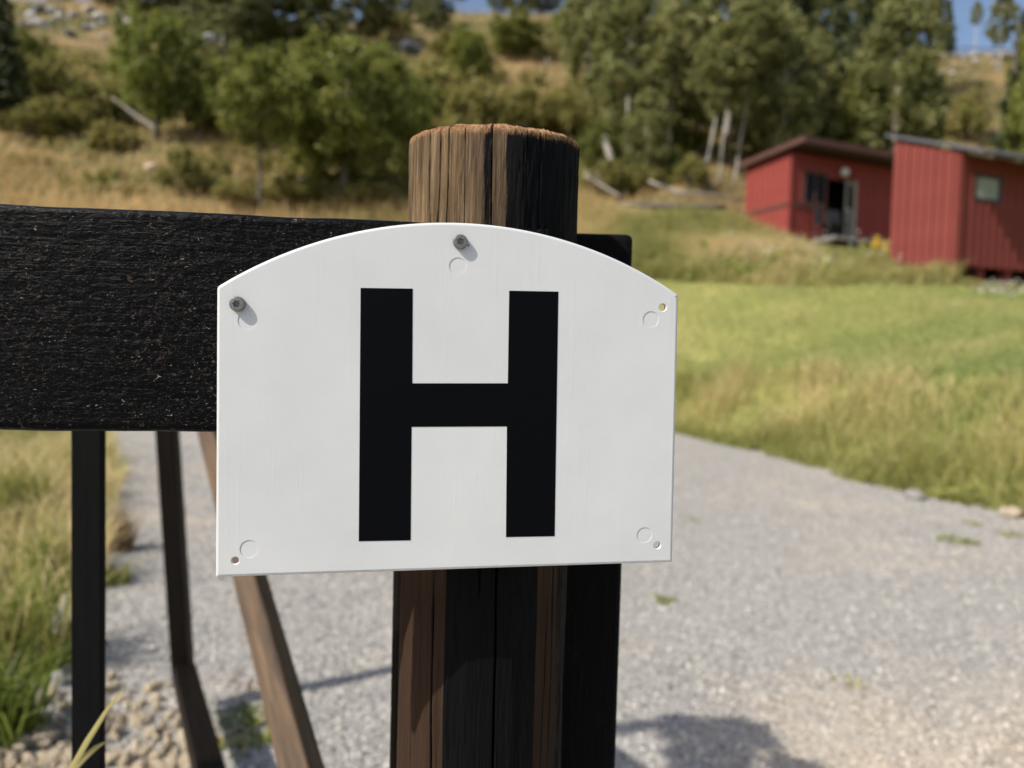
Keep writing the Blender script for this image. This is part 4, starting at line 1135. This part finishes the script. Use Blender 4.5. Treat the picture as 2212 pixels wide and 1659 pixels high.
CROWN = {}; TRUNK = {}
def protos(key, kind, lm, bark, nvar):
    CROWN[key] = []; TRUNK[key] = []
    for s in range(nvar):
        seed = (abs(hash(kind)) * 0 + sum(map(ord, key)) + 17 * s)
        v, f, t = crown_mesh('crown', kind, seed, None)
        CROWN[key].append(mesh_np('crown', v, f, M[lm], False, {'tint': t}))
        TRUNK[key].append(trunk_mesh('trunk', kind, seed, M[bark]))
protos('alder', 'round', 'leaf_alder', 'brown_bark', 3)
protos('bright', 'round', 'leaf_bright', 'brown_bark', 2)
protos('birch', 'birch', 'leaf_birch', 'birch_bark', 4)
protos('willow', 'birch', 'leaf_willow', 'birch_bark', 2)
protos('shrub', 'shrub', 'leaf_shrub', 'brown_bark', 4)
protos('spruce', 'spruce', 'leaf_spruce', 'brown_bark', 3)
NAMES = {'alder': 'alder_tree', 'bright': 'leafy_tree', 'birch': 'birch_tree', 'willow': 'willow_tree', 'shrub': 'shrub', 'spruce': 'spruce_tree'}
CATS = {'shrub': 'shrub'}
ASP = {'alder': 0.42, 'bright': 0.42, 'birch': 0.22, 'willow': 0.22, 'shrub': 0.66}
cnt = 0
def tree(key, px, y, top_py, half_px, label, base_py=None, crown0=0.12, group=None, lean=0.0, tscale=1.0):
    """tree standing at image column px at distance y; its crown top reaches image row top_py; half_px is the crown's half width"""
    global cnt
    cnt += 1
    if base_py is not None:
        p = hit(px, base_py); y = p[1]
    d = ray(px, 500); x = EYE[0] + d[0] * (y / d[1]); z = h1(x, y) - 0.05
    zt = at(px, top_py, y)[2]; Ht = max(zt - z, 0.4); rad_ = half_px / FPX * y
    t = empty(NAMES[key], (x, y, z)); tag(t, label, CATS.get(key, 'tree'), group)
    v = cnt % len(CROWN[key])
    c = ob('crown', CROWN[key][v], t, (0, 0, Ht * crown0)); cs = rad_ / ASP.get(key, 1.0); c.scale = (cs, cs, Ht * (1 - crown0)); c.rotation_euler = (0, 0, cnt * 2.4)
    tr = ob('trunk', TRUNK[key][v], t); ts = Ht * 0.98
    tw = (rad_ * 1.2 if key == 'shrub' else (Ht * 0.75 + 0.8) * tscale * (0.7 if key in ('birch', 'willow') and tscale == 1.0 else 1.0)); tr.scale = (tw, tw, ts)
    t.rotation_euler = (0, lean, 0)
    return t

FAR = 'trees on the hillside'
# left side
tree('spruce', 8, 27, -60, 62, 'dark spruce cut off by the upper left corner of the photo', crown0=0.05)
tree('shrub', 105, 27, 118, 62, 'olive shrub between the dark corner spruce and the bright green tree', base_py=228)
tree('bright', 335, 25, 0, 98, 'bright yellow green tree left of the big dark alder', crown0=0.12)
tree('shrub', 215, 26, 175, 70, 'low olive shrub under the left side of the bright green tree', base_py=260)
tree('alder', 430, 25.5, 150, 75, 'dark green tree between the bright green tree and the big alder', crown0=0.12)
tree('willow', 560, 36, -70, 115, 'pale grey green tree rising behind the big alder', crown0=0.2)
tree('alder', 560, 23, 95, 95, 'yellowish alder with a thin bare stem above the rail', base_py=455, crown0=0.36, tscale=0.6)
tree('alder', 735, 23.5, 40, 165, 'big dark green alder above the middle of the rail', base_py=432, crown0=0.05)
tree('alder', 880, 27, 130, 75, 'smaller dark alder just left of the round post', crown0=0.05)
tree('shrub', 392, 23, 308, 42, 'small grey green shrub at the foot of the fallen branch', base_py=425)
tree('shrub', 640, 22, 372, 60, 'low shrub at the foot of the big alder', base_py=440)
tree('shrub', 790, 22, 385, 66, 'low olive shrub just left of the post top', base_py=445)
tree('shrub', 500, 21.5, 395, 45, 'low dry shrub under the thin bare stem', base_py=445)
tree('spruce', 250, 50, -95, 60, 'dark spruce high on the slope behind the bright green tree')
tree('willow', 760, 44, -85, 90, 'pale tree at the top edge above the big alder')
# centre
tree('shrub', 940, 36, 118, 62, 'olive shrub on the slope below the grey boulder', base_py=250)
tree('shrub', 1030, 33, 175, 70, 'green shrub on the slope straight above the post', base_py=280)
tree('shrub', 1130, 32, 190, 78, 'wide green shrub right above the post top', base_py=290)
tree('shrub', 1215, 31, 200, 70, 'green shrub right of the post top', base_py=300)
tree('alder', 1102, 42, 20, 66, 'dark dense tree standing alone on the slope above the post', crown0=0.05)
tree('bright', 1222, 44, 10, 50, 'olive tree right of the dark lone tree', crown0=0.08)
tree('spruce', 905, 54, -40, 22, 'thin dark spruce on the hilltop left of the sky gap')
tree('birch', 985, 56, -45, 20, 'thin hilltop birch at the edge of the sky gap', crown0=0.4)
tree('birch', 1065, 57, -60, 28, 'thin birch on the hilltop above the lone dark tree')
tree('birch', 1160, 56, -60, 40, 'hilltop birch between the lone dark tree and the olive tree')
# birches on the right
tree('birch', 1345, 31, -40, 95, 'broad birch nearest to the post with hanging foliage', base_py=350, crown0=0.16)
tree('birch', 1300, 40, -220, 85, 'tall grey green birch behind the broad birch')
tree('birch', 1440, 29, -20, 85, 'tall birch behind the pale fallen logs', crown0=0.2)
tree('birch', 1515, 27, 40, 78, 'leaning white stemmed birch left of the cabin', base_py=392, crown0=0.54, lean=0.16, tscale=0.42)
tree('birch', 1580, 27, -10, 85, 'slim white stemmed birch closest to the cabin roof', base_py=404, crown0=0.58, lean=0.10, tscale=0.38)
tree('birch', 1548, 28, 90, 62, 'grey stemmed birch between the two white stems', base_py=404, crown0=0.52, lean=0.05, tscale=0.32)
tree('spruce', 1795, 31, -50, 68, 'dark spruce behind the middle of the cabin', crown0=0.03)
tree('spruce', 1715, 34, -60, 52, 'dark spruce behind the left end of the cabin roof', crown0=0.03)
tree('birch', 1680, 28.5, 10, 85, 'leafy birch behind the left end of the cabin roof', crown0=0.15)
tree('birch', 1920, 29, -30, 100, 'rounded birch behind the gap between the two sheds', crown0=0.12)
tree('alder', 1840, 30, 130, 62, 'dark leafy tree low behind the cabin roof', crown0=0.03)
tree('alder', 1980, 31, 120, 55, 'dark leafy tree behind the left end of the grey roof', crown0=0.03)
tree('birch', 1390, 27, 190, 60, 'young birch over the fallen logs', crown0=0.1)
tree('alder', 1290, 28, 250, 55, 'dark bushy tree beside the round post', crown0=0.05)
tree('alder', 1470, 30, 200, 62, 'dark undergrowth tree between the birch stems', crown0=0.03)
tree('alder', 1640, 30.5, 180, 60, 'dark undergrowth tree left of the cabin roof', crown0=0.03)
tree('spruce', 2185, 27, 20, 62, 'dark spruce at the right border above the grey roof', crown0=0.06)
tree('alder', 2240, 26, 10, 70, 'dark tree cut by the right border of the photo', crown0=0.06)
tree('spruce', 2028, 52, -5, 18, 'thin pale spruce against the sky left of the gap')
tree('birch', 2085, 56, 0, 14, 'bare thin birch in the middle of the right sky gap', crown0=0.6)
tree('birch', 2140, 50, -20, 34, 'hilltop birch right of the right sky gap', crown0=0.3)
tree('shrub', 2075, 40, 190, 46, 'yellowish shrub on the bright slope above the grey roof', base_py=300)
tree('shrub', 1315, 25, 330, 44, 'green shrub beside the post above the square post', base_py=430)
tree('shrub', 1385, 24, 350, 46, 'bright green shrub behind the pale fallen log', base_py=420)
tree('shrub', 1490, 25, 330, 36, 'bright green shrub at the foot of the leaning birch', base_py=405)
for key_, px_, y_, tp, hp, lb in [('spruce', 1240, 57, -80, 45, 'far spruce on the hilltop behind the olive tree'), ('birch', 1400, 55, -80, 60, 'far birch on the hilltop behind the young birch'),
                                  ('spruce', 1500, 55, -60, 55, 'far spruce on the hilltop just left of the utility pole'), ('birch', 1620, 54, -70, 60, 'far birch on the hilltop right of the utility pole'),
                                  ('spruce', 1880, 54, -40, 50, 'far spruce on the hilltop behind the rounded birch'), ('birch', 120, 52, -70, 45, 'far birch on the hilltop above the pale rubble'),
                                  ('spruce', 420, 52, -80, 60, 'far spruce on the hilltop behind the pale trees at the left'), ('birch', 660, 54, -80, 55, 'far birch on the hilltop behind the broad pale tree')]:
    tree(key_, px_, y_, tp, hp, lb, group='far trees along the hilltop')

# tangled undergrowth that reads as one mass
def undergrowth(label, m, zones, seed):
    r_ = np.random.default_rng(seed); C = []; RR = []
    for x0, x1, y0, y1, n, rm in zones:
        for _ in range(n):
            p = hit(x0 + (x1 - x0) * r_.random(), y0 + (y1 - y0) * r_.random(), 15, 70)
            q = rm * (0.5 + 0.8 * r_.random()); C.append(p + np.array([0, 0, q * 0.35])); RR.append(q)
    v, f, t = leaf_cloud(np.array(C), np.array(RR), 95, 0.10, 0.75, seed)
    return tag(ob('undergrowth', mesh_np('undergrowth', v, f, M[m], False, {'tint': t})), label, 'undergrowth', kind='stuff')
undergrowth('olive green undergrowth covering the slope above the post', 'leaf_shrub', [(880, 1260, 165, 310, 130, 0.8), (930, 1060, 90, 180, 30, 0.8), (1160, 1300, 100, 130, 14, 0.8)], 101)
undergrowth('brownish olive undergrowth on the slope at the left', 'leaf_shrub', [(-20, 320, 120, 282, 150, 0.6), (300, 520, 60, 200, 50, 0.8), (60, 350, 300, 430, 22, 0.3)], 102)
undergrowth('dark green undergrowth under the birches beside the cabin', 'leaf_alder', [(1250, 1490, 300, 410, 90, 0.45), (1500, 1620, 200, 300, 20, 0.6), (1600, 2000, 200, 300, 60, 0.7), (1250, 1500, 180, 300, 50, 0.8)], 103)
_c, _r = edge_clumps(); v, f, t = leaf_cloud(_c, _r, 34, 0.016, 0.8, 92)
tag(ob('edge_weeds', mesh_np('edge_weeds', v, f, M['leaf_alder'], False, {'tint': t})), 'low dark broad leaved weeds along the ragged edge of the gravel', 'weeds', kind='stuff')
undergrowth('yellow green leafy weeds in the band below the sheds', 'leaf_bright', [(1370, 1930, 548, 606, 110, 0.22), (1480, 1760, 560, 605, 40, 0.3)], 105)
undergrowth('low mixed undergrowth at the foot of the alders above the rail', 'leaf_shrub', [(400, 890, 330, 440, 90, 0.38), (860, 900, 250, 440, 20, 0.5)], 104)
tree('alder', 640, 25, 90, 95, 'mid green alder between the yellowish alder and the big one', crown0=0.08)
tree('alder', 500, 26, 130, 80, 'dark alder half hidden behind the yellowish one', crown0=0.08)
tree('bright', 820, 25, 75, 80, 'yellow green right shoulder tree of the big alder', crown0=0.08)
tree('willow', 480, 34, -60, 95, 'pale tree behind the bright green tree')
tree('willow', 650, 37, -60, 100, 'broad pale tree behind the middle alder')
tree('birch', 1260, 36, -60, 70, 'birch just right of the olive tree')
tree('birch', 1400, 34, -230, 95, 'high birch behind the young birch', crown0=0.15)
tree('birch', 1560, 32, -230, 95, 'high birch behind the white stems', crown0=0.15)
tree('birch', 1650, 35, -230, 90, 'high birch between the utility pole and the spruces', crown0=0.15)
tree('spruce', 1850, 34, -100, 60, 'tall dark spruce left of the rounded birch', crown0=0.03)
tree('birch', 1750, 30, 60, 60, 'pale birch in front of the spruces over the cabin roof', crown0=0.1)
tree('birch', 1830, 38, -200, 95, 'tall airy birch between the two dark spruces behind the cabin', crown0=0.15)
tree('birch', 1740, 40, -230, 95, 'tall airy birch at the upper edge above the cabin', crown0=0.15)
tree('birch', 1960, 40, -140, 60, 'airy birch behind the rounded birch at the edge of the right sky gap', crown0=0.1)
tree('willow', 860, 52, -70, 40, 'pale hilltop tree above the slate boulder')
tree('birch', 1110, 54, -90, 50, 'airy hilltop birch straight above the lone dark tree')
tree('willow', 330, 46, -110, 90, 'pale tall tree behind the bright green tree at the upper edge')
tree('alder', 60, 33, 60, 60, 'round olive tree below the rubble at the upper left', crown0=0.05)
tree('shrub', 985, 45, 60, 60, 'olive shrub high on the slope under the left sky gap', base_py=130)
tree('shrub', 830, 46, 20, 55, 'pale olive shrub beside the tan clearing', base_py=80)
tree('shrub', 1290, 42, 40, 60, 'olive shrub at the upper right end of the clearing', base_py=150)
tree('bright', 1000, 40, 60, 50, 'small yellow green tree left of the lone dark tree', base_py=190, crown0=0.05)
tree('willow', 925, 48, -40, 46, 'pale feathery tree right of the slate boulder', crown0=0.1)
tree('shrub', 60, 22.5, 240, 60, 'dark olive shrub at the left border above the dry grass', base_py=300)
tree('shrub', 250, 23, 262, 55, 'brownish shrub under the fallen branch', base_py=330)
tree('shrub', 150, 24.5, 200, 70, 'brown olive shrub left of the fallen branch', base_py=285)

# white flowers and goldenrod near the sheds
def flowers(name, label, px0, px1, py0, py1, n, m, hgt, size):
    P = []
    for _ in range(n):
        p = hit(px0 + (px1 - px0) * rng.random(), py0 + (py1 - py0) * rng.random(), 8, 26); P.append(p)
    P = np.array(P); c = P + np.c_[rng.normal(0, 0.05, (n, 2)), hgt * (0.6 + 0.6 * rng.random(n))]
    v, f, t = leaf_cloud(c, np.full(n, size), 14, size * 0.45, 0.5, 77)
    A = mesh_np(name, v, f, M[m], False, {'tint': t})
    return tag(ob(name, A), label, 'flowers', kind='stuff')
flowers('white_blossoms', 'white flowering weeds on the slope under the right shed', 2110, 2225, 618, 655, 60, 'petal_white', 0.16, 0.04)
flowers('white_blossoms', 'scattered white flowers in the weeds before the cabin', 1560, 1990, 530, 606, 130, 'petal_white', 0.45, 0.04)
def goldenrod(label, px_, py_, n, s):
    p = hit(px_, py_, 8, 26); t = empty('goldenrod', p); tag(t, label, 'flower')
    c = np.c_[rng.normal(0, s, (n, 2)), 0.45 + 0.35 * rng.random(n)]
    v, f, tn = leaf_cloud(c, np.full(n, 0.08), 18, 0.03, 0.9, 78); ob('blossom', mesh_np('blossom', v, f, M['petal_yellow'], False, {'tint': tn}), t)
    A = Acc()
    for q in c: A.tube(np.array([[q[0] * 0.4, q[1] * 0.4, 0], [q[0] * 0.7, q[1] * 0.7, q[2] * 0.5], q]), [0.008, 0.006, 0.003], 5)
    me = A.mesh('stem', M['weed_blade']); ob('stem', me, t)
goldenrod('yellow goldenrod in bloom at the left foot of the grey roofed shed', 1893, 585, 12, 0.10)

# ------------------------------------------------------------------ rocks, logs, stones
def rock_mesh(seed, sub=2, flat=0.75):
    bm = bmesh.new(); bmesh.ops.create_icosphere(bm, subdivisions=sub, radius=1.0)
    co = np.array([v.co[:] for v in bm.verts]); r_ = np.random.default_rng(seed)
    pl = r_.normal(0, 1, (9, 3)); pl /= np.linalg.norm(pl, axis=1)[:, None]
    for p in pl:
        d = co @ p; lim = 0.62 + 0.25 * r_.random(); co = co - np.where(d > lim, d - lim, 0)[:, None] * p * 0.85
    co *= (1 + 0.12 * vnoise(co, 0.6, seed))[:, None]; co[:, 2] *= flat
    for v, c in zip(bm.verts, co): v.co = c
    return bm
def rocks(m, seeds, sub=2):
    return [bm_mesh('rock', rock_mesh(s, sub), M[m]) for s in seeds]
RP = rocks('pale_rock', range(5)); RS = rocks('slate_rock', [21, 22], 3); RB = rocks('beige_stone', range(30, 37), 1); RG = rocks('grey_stone', [41, 42], 3)
def boulder(me, px, py, w_px, label, group=None, y=None):
    p = hit(px, py) if y is None else at(px, py, y)
    s = w_px / 2 / FPX * p[1]
    o = ob('boulder', me, None, (p[0], p[1], p[2] + s * 0.25), (rng.normal(0, 0.2), rng.normal(0, 0.2), rng.random() * 6))
    o.scale = (s, s, s * 0.85); return tag(o, label, 'rock', group)
for k in range(60):
    px_ = 40 + 250 * rng.random(); py_ = 18 + 60 * rng.random() + (12 if px_ > 200 else 0)
    boulder((RP + RS)[k % 7], px_, py_, 10 + 24 * rng.random() ** 2.5, 'pale grey rock among the rubble at the upper left of the slope', 'rocks of the upper left rubble')
for k in range(26):
    boulder(RP[k % 5], 2030 + 140 * rng.random(), 118 + 44 * rng.random(), 10 + 14 * rng.random() ** 2, 'pale rock on the bare crest above the grey roof', 'rocks on the right crest')
boulder(RS[0], 886, 118, 62, 'slate grey boulder in the tan clearing above the alder')
boulder(RP[1], 452, 92, 40, 'pale rock between the pale tree and the big alder', y=30)
boulder(RB[0], 330, 368, 44, 'tan stone in the dry grass left of the small shrub')
boulder(RP[2], 656, 402, 44, 'pinkish pale stone at the foot of the big alder')
for me_, px_, py_, sz, lb in [(RG[0], 1978, 1078, 0.085, 'grey stone lying at the edge of the gravel and the verge'), (RB[1], 2188, 1118, 0.10, 'beige stone half hidden in the verge at the right border')]:
    p = g0(px_, py_); o = ob('boulder', me_, None, (p[0], p[1], p[2] + sz * 0.3), (0.1, 0.2, 1.0)); o.scale = (sz * 1.2, sz, sz * 0.85); tag(o, lb, 'rock')


def log_obj(name, label, a, b, r0, r1, cat='log', wob=0.05, m='dead_wood', twigs=0):
    a, b = np.asarray(a), np.asarray(b); t = np.linspace(0, 1, 9)[:, None]
    P = a + (b - a) * t + np.cumsum(rng.normal(0, wob * 0.3, (9, 3)), 0) * np.array([1, 1, 0.5]); A = Acc()
    A.tube(P, np.linspace(r0, r1, 9), 9)
    for k in range(twigs):
        i_ = 3 + k; d = rng.normal(0, 0.3, 3) + np.array([0, 0, 0.25]); A.tube(np.array([P[i_], P[i_] + d * 0.6, P[i_] + d * 1.2]), [r1 * 0.7, r1 * 0.5, r1 * 0.2], 5)
    return tag(ob(name, A.mesh(name, M[m])), label, cat)
def gl(px, py, up=0.1): p = hit(px, py); p[2] += up; return p
p0 = gl(345, 300, 0.25); log_obj('fallen_branch', 'white fallen branch lying aslant in front of the olive shrubs', p0, at(240, 212, p0[1] + 0.3), 0.10, 0.03, 'branch', 0.04, twigs=2)
log_obj('tree_stump', 'short pale broken stump beside the small grey green shrub', at(418, 372, 22.2), at(398, 335, 22.2), 0.09, 0.07, 'stump', 0.01)
log_obj('fallen_log', 'pale fallen log slanting down beside the square post', at(1262, 378, 23.5), at(1345, 428, 23.0), 0.055, 0.045, twigs=2)
log_obj('fallen_log', 'bright fallen log under the young birch', at(1402, 392, 24), at(1470, 424, 23.4), 0.06, 0.05, twigs=1)
log_obj('fallen_log', 'long grey log lying flat in the grass left of the cabin', at(1470, 415, 24.5), at(1612, 432, 25), 0.06, 0.04)
log_obj('fallen_log', 'dark decaying log low in the grass left of the cabin', at(1340, 445, 22.6), at(1560, 450, 23.2), 0.12, 0.09, m='brown_bark')
log_obj('birch_snag', 'short white birch snag right of the post top', at(1322, 350, 27), at(1304, 292, 27), 0.13, 0.11, 'snag', 0.02, 'birch_bark')
log_obj('fallen_log', 'pale leaning log in the clearing beside the lone dark tree', at(1020, 100, 44), at(1040, 150, 43), 0.16, 0.1)
log_obj('tree_stump', 'pinkish stump in the clearing right of the lone dark tree', at(1192, 165, 41), at(1184, 128, 41), 0.32, 0.12, 'stump', 0.05, 'brown_bark')

# heap of beige stones at the bottom left
heap = empty('stone_heap', (-1.12, 2.05, 0.0)); tag(heap, 'low heap of beige stones on the ground at the bottom left behind the stake', 'stones')
k = 0
while k < 296:
    px_ = -20 + 470 * rng.random(); py_ = 1470 + 260 * rng.random()
    if px_ > 395 + (py_ - 1430) * 0.3 or (px_ < 240 and py_ < 1500) or rng.random() > 0.25 + 0.75 * (py_ - 1440) / 200: continue
    p = g0(px_, py_); s = 0.013 + 0.022 * rng.random() ** 1.6
    o = bpy.data.objects.new('stone', RB[k % 7]); COL.objects.link(o); o.parent = heap
    o.location = (p[0] + 1.12, p[1] - 2.05, p[2] + s * 0.35 + 0.012 * rng.random()); o.scale = (s, s * (0.7 + 0.5 * rng.random()), s * 0.8)
    o.rotation_euler = (rng.random() * 6, rng.random() * 6, rng.random() * 6); k += 1
for px_, py_, s, lb in [(40, 1590, 0.05, 'large dark grey stone in the bottom left corner of the photo'), (105, 1650, 0.045, 'pale flat stone at the photo bottom beside the stake'), (60, 1520, 0.045, 'shaded stone under the bottom left grass clump'), (120, 1480, 0.035, 'grey stone just left of the stake foot')]:
    p = g0(px_, py_); o = ob('stone', RG[0] if 'grey' in lb or 'shaded' in lb else RB[2], None, (p[0], p[1], p[2] + s * 0.2), (rng.random(), rng.random(), rng.random() * 6)); o.scale = (s * 1.3, s, s * 0.8); tag(o, lb, 'stone')

# utility pole and wire
pp = at(1527, 60, 33); zg = h1(pp[0], 33.0)
up_ = empty('utility_pole', (pp[0], 33, zg)); tag(up_, 'grey utility pole rising out of the birches at the top edge', 'pole')
A = Acc(); A.tube(np.array([[0, 0, -0.2], [0, 0, 6], [0, 0, 18 - zg]]), [0.19, 0.17, 0.15], 14); ob('shaft', A.mesh('shaft', M['pole_wood']), up_)
part_box('crossarm', up_, -0.8, 0.8, -0.25, -0.16, 16.4 - zg, 16.52 - zg, 'pole_wood')
wa = at(1560, 62, 32.5); wb_ = at(2300, 84, 30.0)
t = np.linspace(0, 1, 24)[:, None]; P = np.concatenate([np.array([[pp[0] + 0.1, 32.8, wa[2] + 0.1]]), wa + (wb_ - wa) * t * 1.6 - np.array([0, 0, 0.5]) * (4 * t * (1 - t))])
A = Acc(); A.tube(P, np.full(len(P), 0.02), 6); tag(ob('overhead_wire', A.mesh('overhead_wire', M['wire_black'])), 'thin overhead wire running right from the pole across the trees', 'wire')

# made-up tree out of view on the left, added to shadow the gravel
def lifted(px, py, h):
    g = np.array(g0(px, py)); return g + np.array(SD) * ((h - g[2]) / SD.z)
yb = lifted(1180, 1600, 2.15)
yt = empty('shadow_tree', (yb[0], yb[1], 0)); tag(yt, 'slim unseen tree added left of the fence to cast the gravel shadow', 'tree')
A = Acc(); o3 = np.array([yb[0], yb[1], 0])
A.tube(np.array([[0, 0, -0.05], [0.01, 0, 0.8], [0, 0.01, 1.6], yb - o3]), [0.05, 0.047, 0.044, 0.04], 10)
A.tube(np.array([yb - o3, lifted(1330, 1582, 2.17) - o3, lifted(1450, 1572, 2.2) - o3, lifted(1600, 1600, 2.25) - o3]), [0.04, 0.036, 0.03, 0.012], 9)
r_ = np.random.default_rng(5); C = []  # leaf clumps placed to fill the shadow outline wanted on the gravel
while len(C) < 190:
    px_, py_ = 1440 + 420 * r_.random(), 1540 + 260 * r_.random()
    top_ = np.interp(px_, [1440, 1500, 1600, 1645, 1760, 1860], [1553, 1543, 1552, 1575, 1662, 1720]) + 6 * math.sin(px_ * 0.11)
    if py_ < top_ + 12 or px_ < 1452 + (py_ - 1545) * 0.06 + 8 or (abs(px_ - 1650) < 42 and 1612 + (px_ - 1650) * 0.5 < py_ < 1700): continue
    C.append(lifted(px_, py_, 2.2 + 0.16 * r_.random()) - o3)
C = np.array(C)
for q in C[:14]: A.tube(np.array([lifted(1560, 1595, 2.24) - o3, (lifted(1560, 1595, 2.24) - o3 + q) / 2 + np.array([0, 0, 0.02]), q]), [0.010, 0.007, 0.003], 5)
ob('trunk', A.mesh('trunk', M['brown_bark']), yt)
v, f, t = leaf_cloud(C, np.full(len(C), 0.032), 60, 0.024, 0.9, 5); ob('crown', mesh_np('crown', v, f, M['leaf_bright'], False, {'tint': t}), yt)
